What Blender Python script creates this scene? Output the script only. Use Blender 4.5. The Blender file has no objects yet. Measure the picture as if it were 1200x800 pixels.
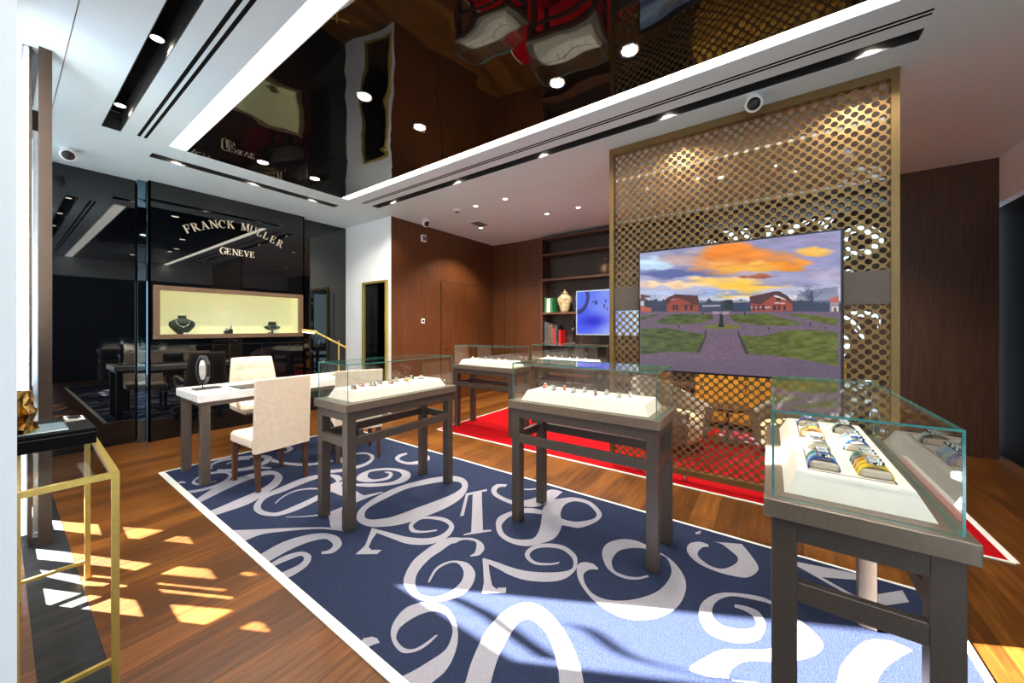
import bpy, math, random
import numpy as np
from mathutils import Vector, Matrix
from mathutils.geometry import delaunay_2d_cdt
random.seed(7)
C = bpy.context.scene.collection
# ------------------------------------------------------------------ survey of the room
FPX, YAW, HOR, EYE = 428.29, 0.616966, 383.14, 1.45
cy_, sy_ = math.cos(YAW), math.sin(YAW)
def _ray(u, v):
    a = (u-600)/FPX
    return (cy_+sy_*a, sy_-cy_*a, (HOR-v)/FPX)
def on_z(u, v, z=0.0):
    r = _ray(u, v); t = (z-EYE)/r[2]; return (r[0]*t, r[1]*t)
def on_x(u, v, x):
    r = _ray(u, v); t = x/r[0]; return (r[1]*t, EYE+r[2]*t)
def on_y(u, v, y):
    r = _ray(u, v); t = y/r[1]; return (r[0]*t, EYE+r[2]*t)
def to_px(x, y, z):
    d = cy_*x+sy_*y; return (600+FPX*(sy_*x-cy_*y)/d, HOR-FPX*(z-EYE)/d)
# ------------------------------------------------------------------ materials
def srgb(r, g, b):
    f = lambda c: (c/255/12.92) if c/255 <= .04045 else ((c/255+.055)/1.055)**2.4
    return (f(r), f(g), f(b), 1)
def newmat(name):
    m = bpy.data.materials.new(name); m.use_nodes = True
    nt = m.node_tree; b = nt.nodes['Principled BSDF']
    return m, nt, b
def noise_col(nt, b, c1, c2, scale, stretch=(1, 1, 1), detail=4, coord='Object', bump=0, lo=.35, hi=.65):
    tc = nt.nodes.new('ShaderNodeTexCoord'); mp = nt.nodes.new('ShaderNodeMapping')
    mp.inputs['Scale'].default_value = stretch
    nz = nt.nodes.new('ShaderNodeTexNoise'); nz.inputs['Scale'].default_value = scale; nz.inputs['Detail'].default_value = detail
    cr = nt.nodes.new('ShaderNodeValToRGB'); cr.color_ramp.elements[0].color = c1; cr.color_ramp.elements[1].color = c2
    cr.color_ramp.elements[0].position = lo; cr.color_ramp.elements[1].position = hi
    nt.links.new(tc.outputs[coord], mp.inputs[0]); nt.links.new(mp.outputs[0], nz.inputs['Vector'])
    nt.links.new(nz.outputs['Fac'], cr.inputs[0]); nt.links.new(cr.outputs[0], b.inputs['Base Color'])
    if bump:
        bp = nt.nodes.new('ShaderNodeBump'); bp.inputs['Strength'].default_value = bump; bp.inputs['Distance'].default_value = .01
        nt.links.new(nz.outputs['Fac'], bp.inputs['Height']); nt.links.new(bp.outputs[0], b.inputs['Normal'])
    return nz
def pm(name, col, rough=.5, metal=0., spec=.5, var=0.06, scale=20, stretch=(1, 1, 1), bump=0, emit=None, estr=0, sheen=0, coat=0):
    m, nt, b = newmat(name)
    c1 = tuple(x*(1-var) for x in col[:3])+(1,); c2 = tuple(min(1, x*(1+var)) for x in col[:3])+(1,)
    noise_col(nt, b, c1, c2, scale, stretch, bump=bump)
    b.inputs['Roughness'].default_value = rough; b.inputs['Metallic'].default_value = metal
    b.inputs['Specular IOR Level'].default_value = spec
    if sheen: b.inputs['Sheen Weight'].default_value = sheen
    if coat: b.inputs['Coat Weight'].default_value = coat
    if emit: b.inputs['Emission Color'].default_value = emit; b.inputs['Emission Strength'].default_value = estr
    return m
def glass_mat(name, tint, f=1.5, gloss=(1, 1, 1, 1)):
    m = bpy.data.materials.new(name); m.use_nodes = True; nt = m.node_tree
    nt.nodes.remove(nt.nodes['Principled BSDF']); out = nt.nodes['Material Output']
    tr = nt.nodes.new('ShaderNodeBsdfTransparent'); tr.inputs[0].default_value = tint
    gl = nt.nodes.new('ShaderNodeBsdfGlossy'); gl.inputs['Roughness'].default_value = .0; gl.inputs[0].default_value = gloss
    lw = nt.nodes.new('ShaderNodeLayerWeight'); pw = nt.nodes.new('ShaderNodeMath'); pw.operation = 'POWER'; pw.inputs[1].default_value = 5
    nt.links.new(lw.outputs['Facing'], pw.inputs[0]); f0 = ((f-1)/(f+1))**2
    fr = nt.nodes.new('ShaderNodeMath'); fr.operation = 'MULTIPLY_ADD'; fr.inputs[1].default_value = 1-f0; fr.inputs[2].default_value = f0; fr.use_clamp = True
    nt.links.new(pw.outputs[0], fr.inputs[0])
    mx = nt.nodes.new('ShaderNodeMixShader')
    nt.links.new(fr.outputs[0], mx.inputs[0]); nt.links.new(tr.outputs[0], mx.inputs[1]); nt.links.new(gl.outputs[0], mx.inputs[2])
    nt.links.new(mx.outputs[0], out.inputs[0]); return m
def emis(name, col, s):
    m, nt, b = newmat(name); b.inputs['Base Color'].default_value = col
    b.inputs['Emission Color'].default_value = col; b.inputs['Emission Strength'].default_value = s; return m
def plank_mat():
    m, nt, b = newmat('oak_planks')
    tc = nt.nodes.new('ShaderNodeTexCoord')
    br = nt.nodes.new('ShaderNodeTexBrick'); br.inputs['Scale'].default_value = 1
    br.inputs['Brick Width'].default_value = 1.9; br.inputs['Row Height'].default_value = .17; br.inputs['Mortar Size'].default_value = .0022
    br.inputs['Mortar Smooth'].default_value = .2; br.offset = .37
    br.inputs['Color1'].default_value = (.2, .2, .2, 1); br.inputs['Color2'].default_value = (.9, .9, .9, 1); br.inputs['Mortar'].default_value = (.0, .0, .0, 1)
    nt.links.new(tc.outputs['Object'], br.inputs['Vector'])
    mp = nt.nodes.new('ShaderNodeMapping'); mp.inputs['Scale'].default_value = (1.2, 14, 1)
    nt.links.new(tc.outputs['Object'], mp.inputs[0])
    nz = nt.nodes.new('ShaderNodeTexNoise'); nz.inputs['Scale'].default_value = 2.2; nz.inputs['Detail'].default_value = 8; nz.inputs['Distortion'].default_value = .7
    nt.links.new(mp.outputs[0], nz.inputs['Vector'])
    ad = nt.nodes.new('ShaderNodeMath'); ad.operation = 'MULTIPLY_ADD'; ad.inputs[1].default_value = .38
    nt.links.new(br.outputs['Color'], ad.inputs[0])
    ml = nt.nodes.new('ShaderNodeMath'); ml.operation = 'MULTIPLY'; ml.inputs[1].default_value = .72
    nt.links.new(nz.outputs['Fac'], ml.inputs[0]); nt.links.new(ml.outputs[0], ad.inputs[2])
    cr = nt.nodes.new('ShaderNodeValToRGB'); e = cr.color_ramp.elements
    e[0].position = .2; e[0].color = srgb(34, 18, 6); e[1].position = .8; e[1].color = srgb(126, 78, 30)
    x = cr.color_ramp.elements.new(.5); x.color = srgb(82, 47, 16)
    nt.links.new(ad.outputs[0], cr.inputs[0])
    mx = nt.nodes.new('ShaderNodeMix'); mx.data_type = 'RGBA'; mx.inputs['B'].default_value = srgb(52, 28, 12)
    nt.links.new(br.outputs['Fac'], mx.inputs['Factor']); nt.links.new(cr.outputs[0], mx.inputs['A'])
    nt.links.new(mx.outputs['Result'], b.inputs['Base Color'])
    b.inputs['Roughness'].default_value = .33; b.inputs['Specular IOR Level'].default_value = .3
    bp = nt.nodes.new('ShaderNodeBump'); bp.inputs['Strength'].default_value = .12; bp.inputs['Distance'].default_value = .003
    nt.links.new(nz.outputs['Fac'], bp.inputs['Height']); nt.links.new(bp.outputs[0], b.inputs['Normal'])
    return m
def carpet_mat(name, c1, c2):
    m, nt, b = newmat(name); noise_col(nt, b, c1, c2, 260, detail=2, bump=.5, lo=.3, hi=.7)
    b.inputs['Roughness'].default_value = 1; b.inputs['Specular IOR Level'].default_value = .1
    return m
def mirror_ceiling_mat():
    m, nt, b = newmat('black_stretch_ceiling')
    b.inputs['Base Color'].default_value = (.003, .003, .003, 1); b.inputs['IOR'].default_value = 1.6; b.inputs['Roughness'].default_value = .02
    tc = nt.nodes.new('ShaderNodeTexCoord'); nz = nt.nodes.new('ShaderNodeTexNoise'); nz.inputs['Scale'].default_value = 1.3; nz.inputs['Detail'].default_value = 1.5
    bp = nt.nodes.new('ShaderNodeBump'); bp.inputs['Strength'].default_value = .35; bp.inputs['Distance'].default_value = .05
    nt.links.new(tc.outputs['Object'], nz.inputs['Vector']); nt.links.new(nz.outputs['Fac'], bp.inputs['Height']); nt.links.new(bp.outputs[0], b.inputs['Normal'])
    return m
M = {}
M['planks'] = plank_mat()
M['navy'] = carpet_mat('navy_pile', (.012, .0175, .043, 1), (.025, .0355, .079, 1))
M['silver_pile'] = carpet_mat('silver_pile', (.22, .22, .27, 1), (.31, .31, .37, 1))
M['red_pile'] = carpet_mat('red_pile', (.28, .0012, .003, 1), (.44, .003, .008, 1))
M['border'] = pm('carpet_border', srgb(222, 222, 214), .8, var=.03)
M['plaster'] = pm('white_plaster', (.84, .86, .88), .85, var=.015, scale=3)
M['pier_white'] = pm('pier_paint', (.93, .94, .95), .8, var=.01, scale=3)
M['ceiling'] = pm('ceiling_paint', (.66, .80, .87), .85, var=.012, scale=2)
M['channel'] = pm('channel_paint', (.016, .016, .017), .6, var=.05)
M['black'] = pm('matt_black', (.003, .003, .0035), .8, spec=.1, var=.2)
M['black_glass'] = pm('black_gloss_panel', (.0022, .003, .0045), .02, spec=.5, var=.1)
M['black_glass'].node_tree.nodes['Principled BSDF'].inputs['IOR'].default_value = 1.62
M['blue_mirror'] = pm('blue_tinted_mirror', (.16, .24, .32), .03, metal=1, var=.05)
M['mirror_ceil'] = mirror_ceiling_mat()
M['dark_stone'] = pm('dark_threshold', (.012, .014, .018), .6, spec=.15, var=.5, scale=4, stretch=(1, 6, 1))
M['wood'] = pm('walnut_veneer', (.088, .028, .007), .38, var=.32, scale=7, stretch=(14, 14, .35))
M['wood_dark'] = pm('dark_walnut_veneer', (.075, .034, .02), .4, var=.3, scale=7, stretch=(14, 14, .35))
M['shelf'] = pm('shelf_walnut', (.085, .034, .018), .4, var=.25, scale=8, stretch=(6, 1, 6))
M['shelf_back'] = pm('shelf_back_lacquer', (.05, .03, .022), .5, var=.1, scale=8)
M['groove'] = pm('joint_shadow_gap', (.012, .006, .004), .8, var=.1)
M['bronze_table'] = pm('bronze_lacquer', (.075, .058, .048), .42, metal=.3, var=.06, scale=30, stretch=(3, 3, 1))
M['bronze_top'] = pm('bronze_table_top', (.17, .13, .098), .36, metal=.35, var=.06, scale=30, stretch=(1, 3, 1))
M['bronze'] = pm('brushed_bronze', (.27, .175, .075), .4, metal=.9, var=.08, scale=40, stretch=(4, 4, .3))
M['bronze_band'] = pm('bronze_flat_band', (.16, .12, .095), .45, metal=.5, var=.04)
M['gold'] = pm('brushed_gold', (.60, .43, .11), .35, metal=.7, var=.06, scale=40)
M['brown_steel'] = pm('brown_steel', (.019, .012, .008), .7, spec=.2, var=.08)
M['steel'] = pm('brushed_steel', (.55, .57, .6), .25, metal=1, var=.05)
M['chrome'] = pm('polished_chrome', (.75, .76, .78), .12, metal=1, var=.02)
M['grey_plate'] = pm('grey_plate', (.09, .10, .12), .4, var=.05)
M['glass'] = glass_mat('clear_glass', (.972, .99, .984, 1))
M['pane'] = glass_mat('partition_glass', (.93, .97, .97, 1), f=1.55)
M['teal_edge'] = pm('polished_glass_edge', (.05, .24, .23), .15, spec=.8, var=.2, scale=30)
M['tray_white'] = pm('cream_leather_tray', (.86, .78, .69), .7, var=.02, sheen=.1)
M['tray_beige'] = pm('beige_leather_tray', (.60, .50, .38), .7, var=.03)
M['marble'] = pm('white_marble', (.90, .90, .90), .25, var=.07, scale=5, stretch=(1, 2.5, 2), coat=.2)
M['cream'] = pm('cream_fabric', (.74, .62, .49), .85, var=.05, scale=40, bump=.15, sheen=.2)
M['legwood'] = pm('dark_leg_wood', (.07, .028, .014), .4, var=.2, scale=20, stretch=(4, 4, .5))
M['plastic'] = pm('black_plastic', (.012, .012, .014), .3, var=.1)
M['white_plastic'] = pm('white_plastic', (.80, .80, .80), .4, var=.02)
M['niche'] = pm('backlit_niche_lining', (.80, .78, .50), .7, var=.02, emit=(1, .95, .60, 1), estr=.16)
M['velvet'] = pm('dark_green_velvet', (.012, .028, .018), .6, var=.3, sheen=.3)
M['silver'] = pm('silver_jewel', (.8, .82, .84), .15, metal=1, var=.15, scale=200)
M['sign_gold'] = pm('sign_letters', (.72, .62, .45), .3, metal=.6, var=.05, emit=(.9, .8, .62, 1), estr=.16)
M['cove'] = emis('cove_light', (1, .92, .78, 1), 8.0)
M['cove_cool'] = emis('cove_light_cool', (1, .97, .88, 1), 3.6)
M['lamp'] = emis('lamp_disc', (1, .86, .66, 1), 14)
M['lamp_soft'] = emis('small_lamp_disc', (1, .84, .64, 1), 9)
M['led'] = emis('led_strip', (1, .90, .66, 1), 5)
M['shade'] = pm('daylit_window_shade', (.85, .9, .93), .8, var=.02, scale=3, stretch=(3, 3, .3), emit=(.86, .95, 1, 1), estr=1.3)
M['film'] = pm('black_window_film', (.004, .004, .005), .5, var=.1)
M['daylit'] = emis('daylit_numerals', (.78, .93, 1, 1), 15)
M['taupe'] = pm('taupe_upholstery', (.22, .17, .15), .9, var=.1, scale=40, sheen=.3)
M['amber'] = pm('amber_glow_veneer', (.78, .36, .035), .4, var=.1, scale=6, stretch=(6, 6, .4))  # amber glow behind the lattice is put into this veneer colour
M['cushion'] = pm('lit_yellow_cushion', (.82, .62, .33), .8, var=.05, sheen=.2)  # yellow light falling on the seats is put into this colour
M['ceramic'] = pm('cream_ceramic', (.55, .44, .26), .3, var=.45, scale=18)
M['bronze_urn'] = pm('bronze_urn', (.34, .24, .18), .3, metal=.6, var=.3, scale=14)
M['darkblue'] = pm('dark_blue_glaze', (.012, .016, .03), .2, var=.3)
M['green'] = pm('green_cover', (.02, .20, .07), .5, var=.1)
M['paper'] = pm('white_cover', (.7, .72, .7), .6, var=.03)
M['redc'] = pm('red_cover', (.55, .01, .01), .5, var=.1)
M['greyc'] = pm('grey_cover', (.06, .075, .09), .5, var=.1)
M['brownc'] = pm('brown_cover', (.14, .08, .06), .5, var=.1)
for k, c in dict(blue=(.02, .07, .35), ltblue=(.25, .5, .75), teal=(.03, .2, .16), yellow=(.75, .5, .02), grey=(.12, .13, .15), silvr=(.55, .58, .6), orange=(.7, .3, .03), blackc=(.01, .01, .012), redw=(.6, .03, .03), pale=(.5, .62, .62), brown=(.16, .06, .025)).items():
    M['w_'+k] = pm('strap_'+k, c, .35, var=.1)
# ------------------------------------------------------------------ mesh builder
class MB:
    def __init__(s): s.v = []; s.f = []; s.m = []; s.mi = 0
    def add(s, vs, fs, mi=None):
        b = len(s.v); s.v += [tuple(v) for v in vs]; mi = s.mi if mi is None else mi
        for f in fs: s.f.append(tuple(i+b for i in f)); s.m.append(mi)
    def box(s, x0, x1, y0, y1, z0, z1, mi=None, bev=0):
        if bev:
            return s.rbox(x0, x1, y0, y1, z0, z1, bev, mi)
        v = [(x, y, z) for z in (z0, z1) for y in (y0, y1) for x in (x0, x1)]
        s.add(v, [(0, 2, 3, 1), (4, 5, 7, 6), (0, 1, 5, 4), (2, 6, 7, 3), (0, 4, 6, 2), (1, 3, 7, 5)], mi)
    def rbox(s, x0, x1, y0, y1, z0, z1, r, mi=None):
        # box with chamfered edges
        v = []; idx = {}
        for i, X in enumerate((x0, x1)):
            for j, Y in enumerate((y0, y1)):
                for k, Z in enumerate((z0, z1)):
                    sx, sy, sz = (1, -1)[i], (1, -1)[j], (1, -1)[k]
                    idx[i, j, k, 0] = len(v); v.append((X, Y+sy*r, Z+sz*r))
                    idx[i, j, k, 1] = len(v); v.append((X+sx*r, Y, Z+sz*r))
                    idx[i, j, k, 2] = len(v); v.append((X+sx*r, Y+sy*r, Z))
        f = []
        for i in (0, 1): f.append([idx[i, 0, 0, 0], idx[i, 0, 1, 0], idx[i, 1, 1, 0], idx[i, 1, 0, 0]])
        for j in (0, 1): f.append([idx[0, j, 0, 1], idx[0, j, 1, 1], idx[1, j, 1, 1], idx[1, j, 0, 1]])
        for k in (0, 1): f.append([idx[0, 0, k, 2], idx[1, 0, k, 2], idx[1, 1, k, 2], idx[0, 1, k, 2]])
        for j in (0, 1):
            for k in (0, 1): f.append([idx[0, j, k, 1], idx[1, j, k, 1], idx[1, j, k, 2], idx[0, j, k, 2]])
        for i in (0, 1):
            for k in (0, 1): f.append([idx[i, 0, k, 0], idx[i, 1, k, 0], idx[i, 1, k, 2], idx[i, 0, k, 2]])
            for j in (0, 1): f.append([idx[i, j, 0, 0], idx[i, j, 1, 0], idx[i, j, 1, 1], idx[i, j, 0, 1]])
        for i in (0, 1):
            for j in (0, 1):
                for k in (0, 1): f.append([idx[i, j, k, 0], idx[i, j, k, 1], idx[i, j, k, 2]])
        s.add(v, f, mi)
    def lathe(s, prof, cx=0, cy=0, n=24, mi=None, sx=1, sy=1):
        v = []; f = []
        for r, z in prof:
            for k in range(n):
                a = 2*math.pi*k/n; v.append((cx+r*sx*math.cos(a), cy+r*sy*math.sin(a), z))
        for i in range(len(prof)-1):
            for k in range(n):
                k2 = (k+1) % n; f.append((i*n+k, i*n+k2, (i+1)*n+k2, (i+1)*n+k))
        f.append(tuple(range(n))[::-1]); f.append(tuple(range((len(prof)-1)*n, len(prof)*n)))
        s.add(v, f, mi)
    def tube(s, pts, r, n=10, mi=None, cap=True):
        pts = [Vector(p) for p in pts]; rs = r if isinstance(r, (list, tuple)) else [r]*len(pts)
        v = []; f = []; up = Vector((0, 0, 1))
        for i, p in enumerate(pts):
            t = (pts[min(i+1, len(pts)-1)]-pts[max(i-1, 0)]).normalized()
            a = t.cross(up)
            if a.length < 1e-3: a = t.cross(Vector((0, 1, 0)))
            a.normalize(); b = a.cross(t)
            for k in range(n):
                q = 2*math.pi*k/n; v.append(p+a*rs[i]*math.cos(q)+b*rs[i]*math.sin(q))
        for i in range(len(pts)-1):
            for k in range(n): k2 = (k+1) % n; f.append((i*n+k, i*n+k2, (i+1)*n+k2, (i+1)*n+k))
        if cap: f.append(tuple(range(n))[::-1]); f.append(tuple(range((len(pts)-1)*n, len(pts)*n)))
        s.add(v, f, mi)
    def prism(s, poly, z0, z1, mi=None, fn=None):
        # polygon in a plane, pushed from z0 to z1; fn maps (a,b,c) to xyz
        fn = fn or (lambda a, b, c: (a, b, c)); n = len(poly)
        v = [fn(a, b, z0) for a, b in poly]+[fn(a, b, z1) for a, b in poly]
        f = [tuple(range(n))[::-1], tuple(range(n, 2*n))]+[(i, (i+1) % n, n+(i+1) % n, n+i) for i in range(n)]
        s.add(v, f, mi)
    def grid(s, fn, nu, nv, mi=None, closeu=False):
        v = [fn(i/(nu-1 if not closeu else nu), j/(nv-1)) for j in range(nv) for i in range(nu)]
        f = []
        for j in range(nv-1):
            for i in range(nu if closeu else nu-1):
                i2 = (i+1) % nu; f.append((j*nu+i, j*nu+i2, (j+1)*nu+i2, (j+1)*nu+i))
        s.add(v, f, mi)
    def ribbon(s, L, R, z, mi=None, fn=None):
        fn = fn or (lambda a, b, c: (a, b, c)); n = len(L)
        v = [fn(*p, z) for p in L]+[fn(*p, z) for p in R]
        s.add(v, [(i, i+1, n+i+1, n+i) for i in range(n-1)], mi)
    def build(s, name, mats, parent=None, smooth=False, off=None):
        me = bpy.data.meshes.new(name)
        v = s.v if off is None else [(a-off[0], b-off[1], c-off[2]) for a, b, c in s.v]
        me.from_pydata(v, [], s.f)
        mats = mats if isinstance(mats, (list, tuple)) else [mats]
        for m in mats: me.materials.append(M[m] if isinstance(m, str) else m)
        if len(mats) > 1:
            for p, i in zip(me.polygons, s.m): p.material_index = i
        if smooth:
            for p in me.polygons: p.use_smooth = True
            me.set_sharp_from_angle(angle=math.radians(38))
        me.update()
        o = bpy.data.objects.new(name, me); C.objects.link(o)
        if parent: o.parent = parent
        return o
def tag(o, label=None, cat=None, group=None, kind=None):
    if label: o['label'] = label
    if cat: o['category'] = cat
    if group: o['group'] = group
    if kind: o['kind'] = kind
    return o
def thing(name, label, cat, loc=(0, 0, 0), rz=0, group=None):
    o = bpy.data.objects.new(name, None); C.objects.link(o); o.empty_display_size = .1
    o.location = loc; o.rotation_euler = (0, 0, rz); return tag(o, label, cat, group)
def P(par, name, mb, mats, smooth=False, world=False, label=None):
    o = mb.build(name, mats, par, smooth, off=tuple(par.location) if world else None)
    if label: o['label'] = label
    return o
def one(name, mb, mats, label, cat, group=None, smooth=False):
    return tag(mb.build(name, mats, None, smooth), label, cat, group)
def struct(name, mb, mats, smooth=False, parent=None, label=None):
    o = mb.build(name, mats, parent, smooth)
    if parent is None: o['kind'] = 'structure'
    if label: o['label'] = label
    return o
def dup(root, loc=None, rz=None, label=None, group=None):
    r = root.copy(); C.objects.link(r)
    if loc is not None: r.location = loc
    if rz is not None: r.rotation_euler = (0, 0, rz)
    if label: r['label'] = label
    if group: r['group'] = group
    for ch in list(root.children):
        c = ch.copy(); C.objects.link(c); c.parent = r
        for g in list(ch.children):
            d = g.copy(); C.objects.link(d); d.parent = c
    return r
def catmull(P_, n=5, closed=False):
    out = []; N = len(P_); rng = range(N if closed else N-1)
    for i in rng:
        g = (lambda k: P_[k % N]) if closed else (lambda k: P_[max(0, min(N-1, k))])
        p0, p1, p2, p3 = g(i-1), g(i), g(i+1), g(i+2)
        for k in range(n):
            t = k/n
            out.append(tuple(.5*((2*b)+(-a+c)*t+(2*a-5*b+4*c-d)*t*t+(-a+3*b-3*c+d)*t**3) for a, b, c, d in zip(p0, p1, p2, p3)))
    out.append(tuple(P_[0]) if closed else tuple(P_[-1])); return out
# ------------------------------------------------------------------ room shell
HC = 3.30
X0, X1, Y0, Y1 = -.5, 6.7, -2.2, 6.7
b = MB(); b.box(X0-.3, X1+.2, Y0-.3, Y1+.3, -.1, 0); struct('floor', b, 'planks')
b = MB(); b.box(.095, .278, -2.1, 6.4, -.02, .0025); struct('trim_1', b, 'dark_stone', label='dark stone threshold strip along the shop front')
# ceiling slab with its recesses
holes = [(1.02, 2.96, -2.0, 5.02), (3.318, 3.442, -.775, 5.0), (.955, 3.02, 5.365, 5.515), (.555, .68, -1.6, 5.03)]
louvs = [(3.148, 3.164, -.775, 5.0), (3.184, 3.200, -.775, 5.0), (.785, .805, -1.6, 5.0), (.831, .850, -1.6, 5.0)]
allh = holes+louvs
xs = sorted(set([X0-.3, X1+.2]+[a for h in allh for a in h[:2]])); ys = sorted(set([Y0-.3, 1.2, Y1+.3]+[a for h in allh for a in h[2:]]))
b = MB()
for i in range(len(xs)-1):
    for j in range(len(ys)-1):
        cx, cyy = (xs[i]+xs[i+1])/2, (ys[j]+ys[j+1])/2
        if any(h[0] < cx < h[1] and h[2] < cyy < h[3] for h in allh): continue
        xa = max(xs[i], -.04) if cyy > 1.2 else xs[i]
        b.box(xa, xs[i+1], ys[j], ys[j+1], HC, HC+.18)
struct('ceiling', b, 'ceiling')
b = MB(); b.box(-.03, X1+.2, Y0-.3, Y1+.3, HC+.18, HC+.22); struct('ceiling_void', b, 'black')
b = MB()
for h in louvs: b.box(h[0]-.002, h[1]+.002, h[2], h[3], HC-.0006, HC+.004)
struct('trim_4', b, 'black', label='paired black air slots in the ceiling')
b = MB(); b.box(1.155, 2.855, -2.0, 5.02, HC-.002, HC+.03); struct('ceiling_mirror', b, 'mirror_ceil', label='black glossy stretch ceiling panel')
for n_, (h, mm) in enumerate((((1.022, 1.155, -1.998, 5.018), 'cove_cool'), ((2.855, 2.958, -1.998, 5.018), 'cove'))):
    b = MB(); b.box(h[0], h[1], h[2], h[3], HC+.012, HC+.04)
    one('cove_light', b, mm, ['long bright light cove along the left edge of the black ceiling', 'long bright light cove along the right edge of the black ceiling, towards the screen'][n_], 'ceiling light')
for i, h in enumerate(holes[1:]):
    b = MB(); w = .006
    b.box(h[0], h[0]+w, h[2], h[3], HC+.002, HC+.17); b.box(h[1]-w, h[1], h[2], h[3], HC+.002, HC+.17)
    b.box(h[0], h[1], h[2], h[2]+w, HC+.002, HC+.17); b.box(h[0], h[1], h[3]-w, h[3], HC+.002, HC+.17)
    struct('ceiling_recess_%d' % (i+1), b, 'channel', label='black recessed lighting channel')
b = MB(); b.box(.268, .272, 2.2, 6.4, HC-.002, HC+.01); struct('trim_2', b, 'bronze_band', label='thin joint in the ceiling')
# far walls
b = MB(); b.box(3.8, 3.9, 5.17, 6.7, 0, HC); struct('wall_far_pier', b, 'plaster')
b = MB(); b.box(X0, X1, 6.7, 6.8, 0, HC); struct('wall_far', b, 'black')
b = MB(); b.box(3.9, X1, 5.17, 5.27, 0, HC); b.box(3.806, 3.9, 5.166, 5.2, 0, HC); struct('wall_wood', b, 'wood')
b = MB(); b.box(6.55, X1, 3.8, 5.17, 0, HC); struct('wall_back', b, 'wood')
b = MB(); b.box(6.33, X1+.1, -2.03, -1.0, 0, HC); b.box(6.55, X1+.1, -1.0, 1.0, 0, HC); struct('wall_back_right', b, 'wood_dark')
b = MB(); b.box(X1, X1+.1, 1.0, 3.9, 0, HC); struct('wall_back_behind_shelf', b, 'shelf_back')
# right-hand wall with dark doorway
b = MB(); b.box(X0-.3, 6.8, -2.2, -2.032, 2.81, HC); struct('wall_right', b, 'plaster')
b = MB(); b.box(.8, 4.2, -2.2, -2.035, 0, 2.81); struct('wall_rear', b, 'film')
b = MB(); b.box(4.2, 6.8, -2.2, -2.12, 0, 2.81); d2 = struct('door_2', b, 'black', label='black doorway beside the dark wood wall')
b = MB(); b.box(5.4, 5.42, -2.117, -2.105, 0, 2.8); struct('door_joint', b, 'plastic', parent=d2)
# hidden door in the wood wall and panel joints
dr = MB(); dr.box(4.94, 6.02, 5.158, 5.17, .0, 2.33); door = struct('door_1', dr, 'wood', label='flush wooden door in the wood wall')
g = MB(); g.box(4.925, 4.94, 5.162, 5.17, 0, 2.34); g.box(4.925, 6.035, 5.162, 5.17, 2.33, 2.342); g.box(6.02, 6.035, 5.162, 5.17, 0, 2.34); struct('door_gap', g, 'groove', parent=door)
g = MB(); g.box(5.02, 5.09, 5.11, 5.125, 1.02, 1.04); g.lathe([(.012, 0), (.012, .045)], n=12); g.v = g.v[:8]+[(5.03+x, 5.11+z, 1.03+y) for x, y, z in g.v[8:]]; struct('door_handle', g, 'chrome', True, parent=door)
g = MB()
g.box(6.542, 6.55, 4.55, 4.558, 0, HC); g.box(6.542, 6.55, 3.83, 4.85, 2.325, 2.332); g.box(6.542, 6.55, 4.84, 4.848, 0, 2.33)
struct('trim_3', g, 'groove', label='panel joints in the back wood wall')
# ---- far black gloss wall: three panels
def panel(x0, x1, y, nm, lab, hole=None, dx=.0):
    t = thing(nm, lab, 'wall panel', ((x0+x1)/2, y, 0)); q = MB()
    if hole:
        a0, a1, c0, c1 = hole
        q.box(x0, a0, y, y+.04, 0, HC-.001); q.box(a1, x1, y, y+.04, 0, HC-.001); q.box(a0, a1, y, y+.04, 0, c0); q.box(a0, a1, y, y+.04, c1, HC-.001)
        q.box(x0, x0+.02, y, 6.69, 0, HC-.001); q.box(x1-.02, x1, y, 6.69, 0, HC-.001)
    else: q.box(x0, x1, y, y+.04, 0, HC-.001)
    P(t, 'gloss_sheet', q, 'black_glass', world=True); return t
panel(.13, 1.02, 6.55, 'gloss_wall_panel', 'tall black gloss wall panel left of the lettered one')
FY = 6.39
nx0, nz1 = on_y(179.3, 334, FY); nx1, _ = on_y(354.3, 346.2, FY); nz0 = 1.295; nz1 = 1.985
pn = panel(1.105, 2.985, FY, 'lettered_wall_panel', 'big black gloss wall panel carrying the gold letters and lit niche', hole=(nx0+.04, nx1-.04, nz0+.04, nz1-.04))
g = MB()
for z in (.62, 1.2): g.box(1.13, 2.965, FY-.0015, FY+.01, z, z+.004)
for x in (1.75, 2.36): g.box(x, x+.004, FY-.0015, FY+.01, 0, 1.2)
P(pn, 'drawer_joint', g, 'groove', world=True)
panel(2.985, 3.8, 6.53, 'gloss_wall_panel', 'black gloss wall panel between the lettered panel and white pier')
b = MB(); b.box(1.02, 1.105, 6.47, 6.49, 0, HC-.001); one('mirror_strip', b, 'blue_mirror', 'narrow blue-tinted vertical mirror strip beside the lettered panel', 'mirror')
# niche: bronze frame, lining, light
ni = thing('wall_showcase', 'lit cream niche with bronze frame set in the black wall', 'showcase', ((nx0+nx1)/2, FY, nz0))
q = MB(); t_ = .06
q.box(nx0, nx1, FY-.03, FY+.03, nz0, nz0+t_, bev=.004); q.box(nx0, nx1, FY-.03, FY+.03, nz1-t_, nz1, bev=.004)
q.box(nx0, nx0+t_, FY-.03, FY+.03, nz0+t_, nz1-t_); q.box(nx1-t_, nx1, FY-.03, FY+.03, nz0+t_, nz1-t_)
P(ni, 'frame', q, pm('niche_frame', (.19, .115, .07), .4, metal=.3), world=True)
q = MB(); a0, a1, c0, c1 = nx0+.05, nx1-.05, nz0+.05, nz1-.05
q.box(a0, a1, 6.66, 6.68, c0, c1); q.box(a0-.01, a0, FY, 6.68, c0, c1); q.box(a1, a1+.01, FY, 6.68, c0, c1); q.box(a0, a1, FY, 6.68, c0-.012, c0); q.box(a0, a1, FY, 6.68, c1, c1+.012)
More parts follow.
